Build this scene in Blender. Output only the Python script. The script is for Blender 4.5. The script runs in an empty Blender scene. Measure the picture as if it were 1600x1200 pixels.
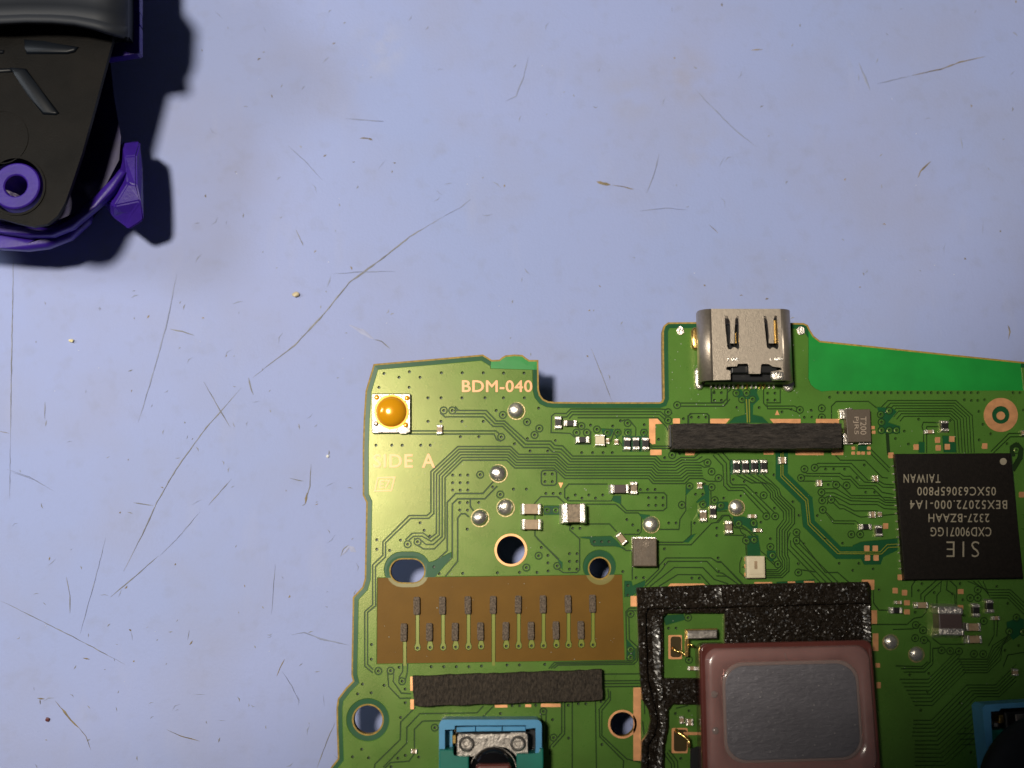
import bpy, bmesh, math, random
import numpy as np
from mathutils import Vector, Matrix
from mathutils.geometry import delaunay_2d_cdt
random.seed(7)
SC = bpy.context.scene
COL = SC.collection
SC.unit_settings.system = 'METRIC'
SC.unit_settings.scale_length = 0.01          # one unit is one centimetre

# ------------------------------------------------------------------ camera
TILT = math.radians(10.0); DIST = 11.0; FPX = 1760.0
cam = bpy.data.cameras.new('camera'); cam.sensor_width = 36.0; cam.lens = 36.0*FPX/1600.0
cam.clip_start = 0.1; cam.clip_end = 400.0
camo = bpy.data.objects.new('camera', cam); COL.objects.link(camo)
CAM = Vector((0, -DIST*math.sin(TILT), DIST*math.cos(TILT)))
cam.dof.use_dof = True; cam.dof.focus_distance = DIST; cam.dof.aperture_fstop = 0.27
camo.location = CAM; camo.rotation_euler = (TILT, 0, 0)
SC.camera = camo

# ------------------------------------------------------------------ world and lamps
world = bpy.data.worlds.new('World'); SC.world = world; world.use_nodes = True
bg = world.node_tree.nodes['Background']
bg.inputs[0].default_value = (0.80, 0.86, 1.0, 1); bg.inputs[1].default_value = 0.03

def aim(o, target):
    d = Vector(target) - o.location
    o.rotation_euler = d.to_track_quat('-Z', 'Y').to_euler()
# the bench lamp, up and to the left; its cone leaves the lower right in the dark
L = bpy.data.lights.new('bench_lamp', 'SPOT'); L.energy = 40000; L.color = (1.0, 0.92, 0.79)
L.shadow_soft_size = 2.0; L.spot_size = math.radians(65.4); L.spot_blend = 0.022
key = bpy.data.objects.new('bench_lamp', L); COL.objects.link(key)
key.location = (-9.0, 3.0, 30.0); aim(key, (-8.18, 12.03, 0))
# a weaker, cooler lamp far to the left that reaches in under the board's edge
L2 = bpy.data.lights.new('side_lamp', 'SPOT'); L2.energy = 13000; L2.color = (0.86, 0.93, 1.0)
L2.shadow_soft_size = 4.5; L2.spot_size = math.radians(55.0); L2.spot_blend = 0.06
sidel = bpy.data.objects.new('side_lamp', L2); COL.objects.link(sidel)
sidel.location = (-26.0, 7.0, 18.0); aim(sidel, (-13.9, 8.0, 0))

vs = SC.view_settings
SC.display_settings.display_device = 'sRGB'
vs.view_transform = 'Standard'; vs.look = 'None'; vs.exposure = 0.0; vs.gamma = 1.0; vs.use_curve_mapping = False

# ------------------------------------------------------------------ place helpers
UPV = Vector((0, math.cos(TILT), math.sin(TILT))); FWD = Vector((0, math.sin(TILT), -math.cos(TILT)))
def at(px, py, z=0.0):
    """the point of the plane at height z that stands at this place of the layout drawing (1600 x 1200)"""
    d = FWD*FPX + Vector((1, 0, 0))*(px-800.0) + UPV*(600.0-py)
    t = (z-CAM.z)/d.z
    p = CAM + d*t
    return Vector((p.x, p.y, z))
PX = 1.0/160.0
MAT_Z = -0.6
K = 340.0/1600.0
TILES = dict(A=(540,530,K), B=(840,590,K), C=(1020,460,K), D=(1260,490,K), E=(540,700,K), F=(840,720,K), G=(1120,680,K),
             H=(1260,680,K), I=(500,860,K), J=(500,945,K), K=(760,860,K), L=(760,945,K), M=(980,860,K), N=(1040,945,K),
             O=(1260,860,K), P=(1260,945,K), Q=(1380,900,0.1375), U=(1080,475,0.1125), S=(670,1095,0.125), X=(0,0,1.0))
def tp(t, x, y):
    ox, oy, k = TILES[t]
    return (ox+x*k, oy+y*k)
def pts(t, s):
    v = [float(q) for q in s.replace(',', ' ').split()]
    return [tp(t, v[i], v[i+1]) for i in range(0, len(v), 2)]
def circ(cx, cy, r, n=24, a0=0.0):
    return [(cx+r*math.cos(a0+2*math.pi*i/n), cy+r*math.sin(a0+2*math.pi*i/n)) for i in range(n)]
def stadium(x0, y0, x1, y1, r, n=10):
    a = math.atan2(y1-y0, x1-x0); o = []
    for i in range(n+1): o.append((x1+r*math.cos(a-math.pi/2+math.pi*i/n), y1+r*math.sin(a-math.pi/2+math.pi*i/n)))
    for i in range(n+1): o.append((x0+r*math.cos(a+math.pi/2+math.pi*i/n), y0+r*math.sin(a+math.pi/2+math.pi*i/n)))
    return o
def rrect(x0, y0, x1, y1, r, n=4):
    o = []
    for cx, cy, a in ((x1-r, y1-r, 0), (x0+r, y1-r, 90), (x0+r, y0+r, 180), (x1-r, y0+r, 270)):
        for i in range(n+1):
            t = math.radians(a+90*i/n); o.append((cx+r*math.cos(t), cy+r*math.sin(t)))
    return o
def area2(p):
    return sum(p[i][0]*p[(i+1) % len(p)][1]-p[(i+1) % len(p)][0]*p[i][1] for i in range(len(p)))
def offset(p, d):
    """inset of a closed outline by d"""
    n = len(p); s = 1 if area2(p) > 0 else -1; o = []
    for i in range(n):
        a, b, c = p[i-1], p[i], p[(i+1) % n]
        e1 = Vector((b[0]-a[0], b[1]-a[1])).normalized(); e2 = Vector((c[0]-b[0], c[1]-b[1])).normalized()
        n1 = Vector((-e1.y, e1.x))*s; n2 = Vector((-e2.y, e2.x))*s
        m = n1+n2
        if m.length < 1e-6: m = n1
        m.normalize(); k = d/max(0.45, m.dot(n1))
        o.append((b[0]+m.x*k, b[1]+m.y*k))
    return o
def lerp_poly(a, b, t):
    return [(p[0]*(1-t)+q[0]*t, p[1]*(1-t)+q[1]*t) for p, q in zip(a, b)]

# ------------------------------------------------------------------ materials
MATS = {}
def mat(name, col, rough=0.5, metal=0.0, spec=0.5, bump=0.0, bscale=30.0, var=0.0, vscale=6.0, coat=0.0, trans=0.0,
        rvar=0.0, voro=0.0, bdist=0.02, sss=0.0, col2=None, stretch=None):
    m = bpy.data.materials.new(name); m.use_nodes = True
    nt = m.node_tree; p = nt.nodes['Principled BSDF']
    p.inputs['Base Color'].default_value = (*col, 1); p.inputs['Roughness'].default_value = rough
    p.inputs['Metallic'].default_value = metal; p.inputs['Specular IOR Level'].default_value = spec
    p.inputs['Coat Weight'].default_value = coat; p.inputs['Coat Roughness'].default_value = 0.12
    p.inputs['Transmission Weight'].default_value = trans
    if sss: p.inputs['Subsurface Weight'].default_value = sss; p.inputs['Subsurface Radius'].default_value = (0.1, 0.05, 0.05)
    tc = nt.nodes.new('ShaderNodeTexCoord'); geo = nt.nodes.new('ShaderNodeNewGeometry')
    src = geo.outputs['Position']
    if stretch:
        mp = nt.nodes.new('ShaderNodeMapping'); mp.inputs['Scale'].default_value = stretch
        nt.links.new(src, mp.inputs[0]); src = mp.outputs[0]
    def noise(scale, detail=4, rg=0.55):
        n = nt.nodes.new('ShaderNodeTexNoise'); n.inputs['Scale'].default_value = scale
        n.inputs['Detail'].default_value = detail; n.inputs['Roughness'].default_value = rg
        nt.links.new(src, n.inputs['Vector']); return n
    if var:
        n = noise(vscale); r = nt.nodes.new('ShaderNodeValToRGB')
        c2 = col2 if col2 else tuple(max(0, c*(1-var)) for c in col)
        c1 = col if col2 else tuple(min(1, c*(1+var)) for c in col)
        r.color_ramp.elements[0].position = 0.36; r.color_ramp.elements[1].position = 0.66
        r.color_ramp.elements[0].color = (*c2, 1); r.color_ramp.elements[1].color = (*c1, 1)
        nt.links.new(n.outputs['Fac'], r.inputs[0]); nt.links.new(r.outputs[0], p.inputs['Base Color'])
    if rvar:
        n = noise(vscale*2.3); q = nt.nodes.new('ShaderNodeMapRange')
        q.inputs[1].default_value = 0.3; q.inputs[2].default_value = 0.7
        q.inputs[3].default_value = max(0.02, rough-rvar); q.inputs[4].default_value = min(1, rough+rvar)
        nt.links.new(n.outputs['Fac'], q.inputs[0]); nt.links.new(q.outputs[0], p.inputs['Roughness'])
    if bump:
        b = nt.nodes.new('ShaderNodeBump'); b.inputs['Strength'].default_value = min(1, bump); b.inputs['Distance'].default_value = bdist
        if voro:
            n = nt.nodes.new('ShaderNodeTexVoronoi'); n.inputs['Scale'].default_value = bscale
            nt.links.new(src, n.inputs['Vector']); nt.links.new(n.outputs['Distance'], b.inputs['Height'])
        else:
            n = noise(bscale, 5, 0.6); nt.links.new(n.outputs['Fac'], b.inputs['Height'])
        nt.links.new(b.outputs[0], p.inputs['Normal'])
    MATS[name] = m
    return m
mat('mask_pour', (0.082, 0.205, 0.032), 0.28, 0.05, 0.74, bump=0.05, bscale=110, var=0.09, vscale=2.2, rvar=0.02)
MATS['mask_pour'].node_tree.nodes['Principled BSDF'].inputs['Specular Tint'].default_value = (1.0, 0.77, 0.44, 1)
mat('mask_bare', (0.012, 0.090, 0.030), 0.36, 0.0, 0.22, var=0.1, vscale=3)
mat('mask_gap', (0.012, 0.034, 0.006), 0.40, 0.0, 0.35)
mat('mask_antenna', (0.008, 0.27, 0.036), 0.40, 0.0, 0.45, var=0.12, vscale=2, bump=0.03, bscale=50)
mat('mask_trace', (0.22, 0.25, 0.026), 0.32, 0.1, 0.5)
mat('via_pit', (0.012, 0.028, 0.010), 0.4)
mat('fibre_rim', (0.36, 0.23, 0.035), 0.6, var=0.25, vscale=25, bump=0.3, bscale=80)
mat('brown_mask', (0.180, 0.090, 0.011), 0.5, 0.0, 0.13, var=0.06, vscale=4, bump=0.05, bscale=40)
mat('brown_halo', (0.20, 0.165, 0.018), 0.42)
mat('copper', (0.86, 0.41, 0.18), 0.42, 0.45, var=0.12, vscale=14)
mat('copper_letter', (0.80, 0.40, 0.20), 0.45, 0.25)
mat('gold', (0.90, 0.60, 0.20), 0.22, 0.95, bump=0.12, bscale=30)
mat('solder', (0.92, 0.85, 0.72), 0.31, 0.9, bump=0.4, bscale=10, bdist=0.03, rvar=0.14)
mat('land', (0.40, 0.32, 0.15), 0.42, 0.6, bump=0.3, bscale=30)
mat('tin', (0.78, 0.72, 0.64), 0.30, 0.85, bump=0.45, bscale=45, rvar=0.1)
mat('steel', (0.47, 0.40, 0.325), 0.44, 0.82, bump=0.15, bscale=85, var=0.07, vscale=30, rvar=0.06)
mat('steel_plate', (0.42, 0.38, 0.34), 0.36, 0.8, bump=0.25, bscale=25, var=0.25, vscale=12, rvar=0.1)
mat('res_black', (0.018, 0.016, 0.015), 0.35)
mat('cap_tan', (0.42, 0.29, 0.17), 0.5, var=0.12, vscale=20)
mat('cap_brown', (0.26, 0.19, 0.12), 0.55, var=0.35, vscale=45)
mat('cap_dark', (0.09, 0.06, 0.055), 0.35, coat=0.3)
mat('inductor', (0.155, 0.115, 0.080), 0.55, bump=0.25, bscale=50, var=0.12, vscale=20)
mat('chip_black', (0.011, 0.008, 0.006), 0.55, 0.0, 0.18, bump=0.25, bscale=70, var=0.25, vscale=40)
mat('chip_print', (0.36, 0.31, 0.22), 0.6)
mat('chip_grey', (0.115, 0.085, 0.06), 0.5, bump=0.15, bscale=60)
mat('chip_grey_print', (0.42, 0.33, 0.25), 0.6)
mat('cream', (0.78, 0.67, 0.46), 0.5, var=0.05, vscale=10)
mat('foam_ribbed', (0.050, 0.041, 0.034), 0.62, bump=1.0, bscale=5, bdist=0.06, var=0.45, vscale=5, stretch=(2.0, 9.0, 5.0))
mat('foam_grain', (0.060, 0.045, 0.031), 0.75, bump=1.0, bscale=7, bdist=0.05, var=0.45, vscale=9, stretch=(6.0, 3.0, 5.0))
mat('foam_gloss', (0.021, 0.015, 0.010), 0.34, 0.0, 0.42, var=0.3, vscale=30, rvar=0.08)
mat('foam_skin', (0.030, 0.023, 0.015), 0.30, 0.0, 0.9, rvar=0.1)
mat('carbon', (0.155, 0.115, 0.082), 0.75, bump=1.0, bscale=45, var=0.45, vscale=60)
mat('black_plastic', (0.010, 0.010, 0.011), 0.35)
mat('amber', (1.0, 0.43, 0.008), 0.18, 0.25, coat=0.9)
mat('silver_frame', (0.50, 0.44, 0.39), 0.30, 0.9, bump=0.4, bscale=14, bdist=0.03, rvar=0.08)
mat('blue_plastic', (0.10, 0.36, 0.62), 0.34, var=0.05, vscale=8, sss=0.1)
mat('teal_plastic', (0.004, 0.20, 0.145), 0.38, var=0.08, vscale=6)
mat('red_brown', (0.16, 0.035, 0.025), 0.4)
mat('rubber_black', (0.006, 0.006, 0.009), 0.6)
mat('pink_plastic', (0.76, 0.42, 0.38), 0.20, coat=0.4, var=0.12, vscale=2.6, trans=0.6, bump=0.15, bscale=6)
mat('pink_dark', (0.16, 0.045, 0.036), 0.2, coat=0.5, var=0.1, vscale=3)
mat('clear_rim', (0.60, 0.45, 0.41), 0.15, coat=0.4, trans=0.5)
mat('purple', (0.034, 0.011, 0.22), 0.40, 0.0, 0.30, var=0.14, vscale=5, bump=0.10, bscale=40)
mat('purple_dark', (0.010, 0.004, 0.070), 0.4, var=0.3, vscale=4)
mat('bracket_black', (0.0036, 0.0028, 0.0021), 0.48, 0.0, 0.09, bump=0.12, bscale=60, var=0.5, vscale=1.6, rvar=0.08)
mat('bracket_gloss', (0.0045, 0.006, 0.009), 0.40, 0.0, 0.16)
mat('trigger_grey', (0.024, 0.027, 0.034), 0.58, 0.0, 0.22, bump=0.04, bscale=90)
mat('swarf', (0.55, 0.50, 0.62), 0.5, bump=0.8, bscale=40)
mat('opening', (0.060, 0.040, 0.008), 0.35, 0.2)
mat('black_gloss', (0.008, 0.007, 0.008), 0.12)
mat('scratch', (0.265, 0.262, 0.265), 0.7, var=0.25, vscale=5)
mat('scratch_faint', (0.29, 0.32, 0.45), 0.7)
mat('nick_brown', (0.24, 0.19, 0.11), 0.7, var=0.4, vscale=8)
mat('scuff_pale', (0.38, 0.41, 0.60), 0.6)
mat('crumb_yellow', (0.85, 0.75, 0.42), 0.5)
mat('crumb_tan', (0.50, 0.42, 0.27), 0.6, var=0.3, vscale=12)
mat('crumb_white', (0.85, 0.85, 0.80), 0.5)
mat('dust', (0.50, 0.52, 0.44), 0.6)
mat('crumb_red', (0.12, 0.03, 0.03), 0.5)

def mat_diaphragm():
    m = mat('diaphragm', (0.205, 0.192, 0.212), 0.42, 0.4, bump=0.35, bscale=24, var=0.14, vscale=1.4, stretch=(0.6, 1.5, 1))
    nt = m.node_tree; p = nt.nodes['Principled BSDF']
    v = nt.nodes.new('ShaderNodeTexVoronoi'); v.inputs['Scale'].default_value = 17
    g = nt.nodes.new('ShaderNodeNewGeometry'); nt.links.new(g.outputs['Position'], v.inputs['Vector'])
    lt = nt.nodes.new('ShaderNodeMath'); lt.operation = 'LESS_THAN'; lt.inputs[1].default_value = 0.085
    nt.links.new(v.outputs['Distance'], lt.inputs[0])
    # only some of the cells carry a fleck of dust
    s = nt.nodes.new('ShaderNodeSeparateColor'); nt.links.new(v.outputs['Color'], s.inputs[0])
    gt = nt.nodes.new('ShaderNodeMath'); gt.operation = 'GREATER_THAN'; gt.inputs[1].default_value = 0.45
    nt.links.new(s.outputs[0], gt.inputs[0])
    mu = nt.nodes.new('ShaderNodeMath'); mu.operation = 'MULTIPLY'
    nt.links.new(lt.outputs[0], mu.inputs[0]); nt.links.new(gt.outputs[0], mu.inputs[1])
    old = p.inputs['Base Color'].links[0].from_socket
    mx = nt.nodes.new('ShaderNodeMix'); mx.data_type = 'RGBA'; mx.inputs[7].default_value = (0.5, 0.46, 0.44, 1)
    nt.links.new(mu.outputs[0], mx.inputs[0]); nt.links.new(old, mx.inputs[6]); nt.links.new(mx.outputs[2], p.inputs['Base Color'])
mat_diaphragm()

def mat_table():
    m = bpy.data.materials.new('mat_blue'); m.use_nodes = True; MATS['mat_blue'] = m
    nt = m.node_tree; p = nt.nodes['Principled BSDF']
    p.inputs['Roughness'].default_value = 0.62; p.inputs['Specular IOR Level'].default_value = 0.3
    g = nt.nodes.new('ShaderNodeNewGeometry')
    def noise(sc, det=4, stretch=None):
        n = nt.nodes.new('ShaderNodeTexNoise'); n.inputs['Scale'].default_value = sc; n.inputs['Detail'].default_value = det
        s = g.outputs['Position']
        if stretch:
            mp = nt.nodes.new('ShaderNodeMapping'); mp.inputs['Scale'].default_value = stretch
            nt.links.new(s, mp.inputs[0]); s = mp.outputs[0]
        nt.links.new(s, n.inputs['Vector']); return n
    def mixc(fac, a, b, blend='MIX'):
        x = nt.nodes.new('ShaderNodeMix'); x.data_type = 'RGBA'; x.blend_type = blend
        for s, v in ((0, fac), (6, a), (7, b)):
            if hasattr(v, 'links'): nt.links.new(v, x.inputs[s])
            elif isinstance(v, tuple): x.inputs[s].default_value = (*v, 1)
            else: x.inputs[s].default_value = v
        return x.outputs[2]
    def ramp(n, a, b, hi=1.0):
        q = nt.nodes.new('ShaderNodeMapRange'); q.inputs[1].default_value = a; q.inputs[2].default_value = b
        q.inputs[4].default_value = hi
        nt.links.new(n.outputs['Fac'], q.inputs[0]); return q.outputs[0]
    c = mixc(ramp(noise(0.28, 3), 0.35, 0.7), (0.315, 0.380, 0.655), (0.342, 0.390, 0.660))
    c = mixc(ramp(noise(0.9, 6), 0.45, 0.75, 0.55), c, (0.325, 0.345, 0.50))       # greyish wear
    c = mixc(ramp(noise(6.0, 5), 0.55, 0.80, 0.22), c, (0.26, 0.27, 0.34))         # fine soil
    c = mixc(ramp(noise(4.0, 4, (1, 0.25, 1)), 0.62, 0.8, 0.12), c, (0.46, 0.47, 0.58))
    # two old tan stains and one pale smear, where they are on the bench
    for (px, py, r, colr, amt) in ((1070, 120, 0.50, (0.34, 0.32, 0.36), 0.55), (1100, 230, 0.42, (0.34, 0.33, 0.38), 0.40),
                                   (985, 150, 0.42, (0.34, 0.33, 0.36), 0.40), (590, 80, 0.45, (0.46, 0.46, 0.53), 0.6)):
        q = at(px, py, MAT_Z)
        d = nt.nodes.new('ShaderNodeVectorMath'); d.operation = 'DISTANCE'; d.inputs[1].default_value = q
        nt.links.new(g.outputs['Position'], d.inputs[0])
        mr = nt.nodes.new('ShaderNodeMapRange'); mr.interpolation_type = 'SMOOTHSTEP'
        mr.inputs[1].default_value = r; mr.inputs[2].default_value = 0.0; mr.inputs[4].default_value = amt
        nt.links.new(d.outputs['Value'], mr.inputs[0])
        mu = nt.nodes.new('ShaderNodeMath'); mu.operation = 'MULTIPLY'
        nt.links.new(mr.outputs[0], mu.inputs[0]); nt.links.new(ramp(noise(2.4, 5), 0.40, 0.62), mu.inputs[1])
        c = mixc(mu.outputs[0], c, colr)
    nt.links.new(c, p.inputs['Base Color'])
    b = nt.nodes.new('ShaderNodeBump'); b.inputs['Strength'].default_value = 0.12; b.inputs['Distance'].default_value = 0.02
    n = noise(34, 5); nt.links.new(n.outputs['Fac'], b.inputs['Height']); nt.links.new(b.outputs[0], p.inputs['Normal'])
mat_table()

# ------------------------------------------------------------------ object helpers
def tag(o, label=None, cat=None, group=None, kind=None):
    if label: o['label'] = label
    if cat: o['category'] = cat
    if group: o['group'] = group
    if kind: o['kind'] = kind
    return o
def link(name, me, parent=None, m=None):
    o = bpy.data.objects.new(name, me); COL.objects.link(o)
    if parent is not None: o.parent = parent
    if m is not None and me is not None and len(me.materials) == 0: me.materials.append(MATS[m])
    return o
def empty(name, loc):
    o = bpy.data.objects.new(name, None); COL.objects.link(o); o.location = loc; o.empty_display_size = 0.2
    return o
def bm_mesh(name, bm, smooth=False):
    me = bpy.data.meshes.new(name); bmesh.ops.recalc_face_normals(bm, faces=bm.faces[:]); bm.to_mesh(me); bm.free()
    if smooth:
        for f in me.polygons: f.use_smooth = True
    return me
def rel(o, parent):
    """keep world placement of a mesh written in world coordinates under an offset parent"""
    o.parent = parent
    def wm(q): return (wm(q.parent) @ q.matrix_parent_inverse if q.parent is not None else Matrix.Identity(4)) @ q.matrix_basis
    o.matrix_parent_inverse = wm(parent).inverted()
    return o
def wprism(name, world_pts, z0, z1, m, parent, bevel=0.0, seg=2, smooth=False, holes=None):
    """a slab with a traced outline and real thickness; world_pts are XY at its top"""
    bm = bmesh.new()
    if holes:
        loops = [world_pts]+holes; co = []; ed = []
        for lp in loops:
            b = len(co); co += [Vector((p[0], p[1])) for p in lp]; ed += [(b+i, b+(i+1) % len(lp)) for i in range(len(lp))]
        vv, ee, ff = delaunay_2d_cdt(co, ed, [], 0, 1e-6)[:3]
        vs_ = [bm.verts.new((v.x, v.y, z1)) for v in vv]
        for f in ff:
            c = sum((vv[i] for i in f), Vector((0, 0)))/len(f)
            if inside(c, world_pts) and not any(inside(c, h) for h in holes):
                try: bm.faces.new([vs_[i] for i in f])
                except ValueError: pass
        for v in [v for v in bm.verts if not v.link_faces]: bm.verts.remove(v)
        r = bmesh.ops.extrude_face_region(bm, geom=bm.faces[:])
        for v in [g for g in r['geom'] if isinstance(g, bmesh.types.BMVert)]: v.co.z = z0
    else:
        top = [bm.verts.new((p[0], p[1], z1)) for p in world_pts]
        bot = [bm.verts.new((p[0], p[1], z0)) for p in world_pts]
        n = len(top)
        bm.faces.new(top); bm.faces.new(bot[::-1])
        for i in range(n): bm.faces.new((top[i], bot[i], bot[(i+1) % n], top[(i+1) % n]))
        if bevel:
            es = [e for e in bm.edges if all(abs(v.co.z-z1) < 1e-6 for v in e.verts)]
            bmesh.ops.bevel(bm, geom=es, offset=bevel, segments=seg, profile=0.5, affect='EDGES')
    o = link(name, bm_mesh(name, bm, smooth), None, m)
    if parent is not None: rel(o, parent)
    return o
def prism(name, ppts, z0, z1, m, parent, bevel=0.0, seg=2, smooth=False, holes=None):
    w = [tuple(at(x, y, z1)[:2]) for x, y in ppts]
    h = [[tuple(at(x, y, z1)[:2]) for x, y in lp] for lp in holes] if holes else None
    return wprism(name, w, z0, z1, m, parent, bevel, seg, smooth, h)
def inside(c, poly):
    x, y = c[0], c[1]; r = False; n = len(poly); j = n-1
    for i in range(n):
        xi, yi = poly[i][0], poly[i][1]; xj, yj = poly[j][0], poly[j][1]
        if (yi > y) != (yj > y) and x < (xj-xi)*(y-yi)/(yj-yi)+xi: r = not r
        j = i
    return r
def loft(name, rings, m, parent, cap_top=True, cap_bottom=True, smooth=True):
    """rings: lists of world points, all of the same length"""
    bm = bmesh.new(); R = [[bm.verts.new(p) for p in r] for r in rings]; n = len(R[0])
    for a, b in zip(R[:-1], R[1:]):
        for i in range(n): bm.faces.new((a[i], a[(i+1) % n], b[(i+1) % n], b[i]))
    if cap_bottom: bm.faces.new(R[0][::-1])
    if cap_top: bm.faces.new(R[-1])
    o = link(name, bm_mesh(name, bm, smooth), None, m)
    if parent is not None: rel(o, parent)
    return o
def ribbon_edges(p, w, closed=False):
    """segments of a traced line as quads; interior ends overlap just enough for a 45 degree corner"""
    q = []; n = len(p); segs = n if closed else n-1
    for i in range(segs):
        a = Vector(p[i]); b = Vector(p[(i+1) % n]); d = b-a
        if d.length < 1e-6: continue
        d.normalize(); nn = Vector((-d.y, d.x))*(w/2)
        ea = w/2*(0.41 if (i > 0 or closed) else 1.0); eb = w/2*(0.41 if (i < segs-1 or closed) else 1.0)
        a2 = a-d*ea; b2 = b+d*eb
        q.append([tuple(a2+nn), tuple(a2-nn), tuple(b2-nn), tuple(b2+nn)])
    return q

# ------------------------------------------------------------------ the bench mat
def build_mat():
    bm = bmesh.new()
    x, y, t = 15, 12, 0.25
    vs_ = [bm.verts.new((sx*x, sy*y, z)) for z in (MAT_Z-t, MAT_Z) for sx, sy in ((-1, -1), (1, -1), (1, 1), (-1, 1))]
    bm.faces.new(vs_[0:4][::-1]); bm.faces.new(vs_[4:8])
    for i in range(4): bm.faces.new((vs_[i], vs_[(i+1) % 4], vs_[4+(i+1) % 4], vs_[4+i]))
    o = link('work_mat', bm_mesh('work_mat', bm), None, 'mat_blue')
    return tag(o, 'pale blue scratched rubber work mat under everything', None, None, 'structure')
work_mat = build_mat()

# ================================================================== THE CIRCUIT BOARD
board = empty('circuit_board', (0, 0, -0.1))
tag(board, 'green printed circuit board with metal port, black chip and copper lettering', 'circuit board')
OUT = (pts('A', '205 182 600 148 1010 112 1075 152 1130 150 1150 132 1175 118 1240 112 1300 115 1325 135 1350 152 1418 152 1420 270 1421 370 1432 410 1455 440 1490 456')
       + pts('B', '120 178 400 180 895 180 914 173 923 150') + pts('C', '75 730 70 400 70 270 82 228 112 205 400 203 700 203 1108 210 1140 224 1158 262 1185 305 1230 340')
       + [(1360, 540.3), (1480, 553), (1600, 565.4), (1720, 578), (1720, 1290), (480, 1290), (500, 1222), (516, 1200)]
       + pts('J', '130 1130 122 900 120 760 130 690 190 610 240 560 230 520') + [(549, 1042), (550, 990), (551, 933), (566, 917), (569.7, 904), (571, 840), (572, 785), (566.6, 774), (566.6, 700), (568, 655), (571, 611)])
HOLES = [stadium(628, 892, 645, 892, 18), circ(798.2, 859.4, 22, 36), circ(936.7, 887.9, 16, 32), circ(574.8, 1124.6, 22.5, 36), circ(972.5, 1131.6, 19, 32)]

GAPS = []      # recessed gaps between tracks: (polyline, width)
DARK = []      # larger recessed areas
TRACE = []     # tracks that run free through brown or recessed areas: polygons at track height
VIAS = []; RINGS = []
def gap(t, s, w=1.75): GAPS.append((pts(t, s), w))
def gaps(t, text, w=1.75):
    for ln in text.strip().split(';'):
        if ln.strip(): gap(t, ln, w)
def bundle(a, b, n, w=1.75):
    for i in range(n): GAPS.append((lerp_poly(a, b, i/(n-1)), w))
def dark(t, s): DARK.append(pts(t, s))
def vias(t, s): VIAS.extend(pts(t, s))
def rings(t, s): RINGS.extend(pts(t, s))
# --- upper left
bundle(pts('A', '800 525 1035 525 1110 603 1170 603 1335 750 1510 750')+pts('B', '130 500 185 503 258 578 870 578 910 618 1005 618 1055 588 1150 588 1190 556'),
       pts('A', '750 572 1015 572 1085 642 1155 642 1310 797 1490 797')+pts('B', '110 547 165 550 240 619 856 619 896 660 1014 660 1066 626 1190 626 1225 610'), 3)
bundle(pts('A', '628 1230 628 975 825 790 1215 790 1275 848 1560 848')+pts('B', '226 640 850 640 890 682 1020 682 1078 645 1200 645'),
       pts('A', '732 1230 732 1020 862 890 1185 890 1245 948 1530 948')+pts('B', '200 742 815 742 850 780 1085 780 1120 742 1215 742'), 6)
gaps('B', '1200 645 1225 660 1265 655; 1215 742 1250 762 1335 764')
gaps('A', '480 675 1105 675 1128 695; 470 698 1092 698 1112 740 1140 750')
gaps('A', '700 545 735 575 755 572; 810 500 830 522')
GAPS.append((rrect(*tp('A', 1440, 965), *tp('A', 1552, 1075), 5)+[tp('A', 1552, 1050)], 1.9))
# --- left column
bundle(pts('E', '628 200 628 470 600 497 468 497 275 690 275 788 200 860')+pts('I', '388 400 330 450 330 850 385 897 430 912'),
       pts('E', '649 200 650 482 612 518 480 518 294 698 294 802 220 872')+pts('I', '410 408 351 456 351 838 388 873'), 2)
gaps('E', '668 300 668 628 620 664 572 627 490 627 445 672; 690 300 690 640 630 686 562 650 500 650 465 680; 711 300 711 652 645 710 592 708 548 672 510 668; 732 300 732 662 655 742 575 742 535 718')
gaps('E', '1085 250 1010 335 810 335 748 400 748 755 640 855; 1112 285 1025 374 825 374 785 412 785 805 672 912; 918 380 918 432 938 458; 905 505 880 484 850 484 825 516 825 832 738 940', 2.0)
gaps('E', '1390 410 1435 358 1555 358 1600 395; 1393 495 1393 525; 1393 600 1393 645 1565 822')
dark('E', '600 842 645 835 775 768 775 806 655 952 596 952')
dark('E', '1460 425 1570 425 1575 490 1460 490')
# --- middle
gaps('F', '0 290 25 265 150 265 205 320 575 320 650 384 740 384 765 410 762 520 745 542 640 542; 510 172 230 172 200 205 200 270 226 295 545 295; 612 258 612 322 655 367 925 367 950 344 950 256 930 236 740 236')
gaps('F', '355 465 530 465 580 520; 240 478 236 508 310 575 310 800 290 822 190 822 150 795; 0 575 155 722; 900 505 1040 505 1048 430 1090 365 1090 250 1112 212')
gaps('F', '395 578 395 612 412 626 600 626 652 660 695 660 697 870; 885 600 1070 600 1130 546 1130 450; 885 618 1130 618 1280 460 1330 452 1370 405 1410 405 1445 450 1530 500 1600 570')
gaps('F', '765 922 890 800 892 775 945 715 1275 715 1325 747 1352 747 1522 918; 795 922 905 812 960 740 1245 740 1325 822 1362 828 1490 918; 830 922 1005 786 1215 786 1300 872 1400 905; 895 922 1030 838 1200 838 1272 918')
gaps('F', '1275 225 1275 330; 1480 480 1500 530 1530 548 1535 690; 1310 370 1390 370')
dark('F', '310 560 540 554 585 592 612 628 645 645 560 626 410 624 388 600 385 574 330 568')
dark('F', '545 290 560 258 612 258 612 318')
dark('F', '150 720 182 748 182 800 160 760')
dark('F', '1090 190 1140 200 1090 255')
dark('F', '1215 170 1262 185 1262 330 1230 345 1230 280 1172 310 1172 380 1250 450 1205 460 1180 400 1170 300 1235 240')
dark('F', '745 392 830 400 775 430')
dark('F', '1070 598 1130 548 1165 535 1110 600')
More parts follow.
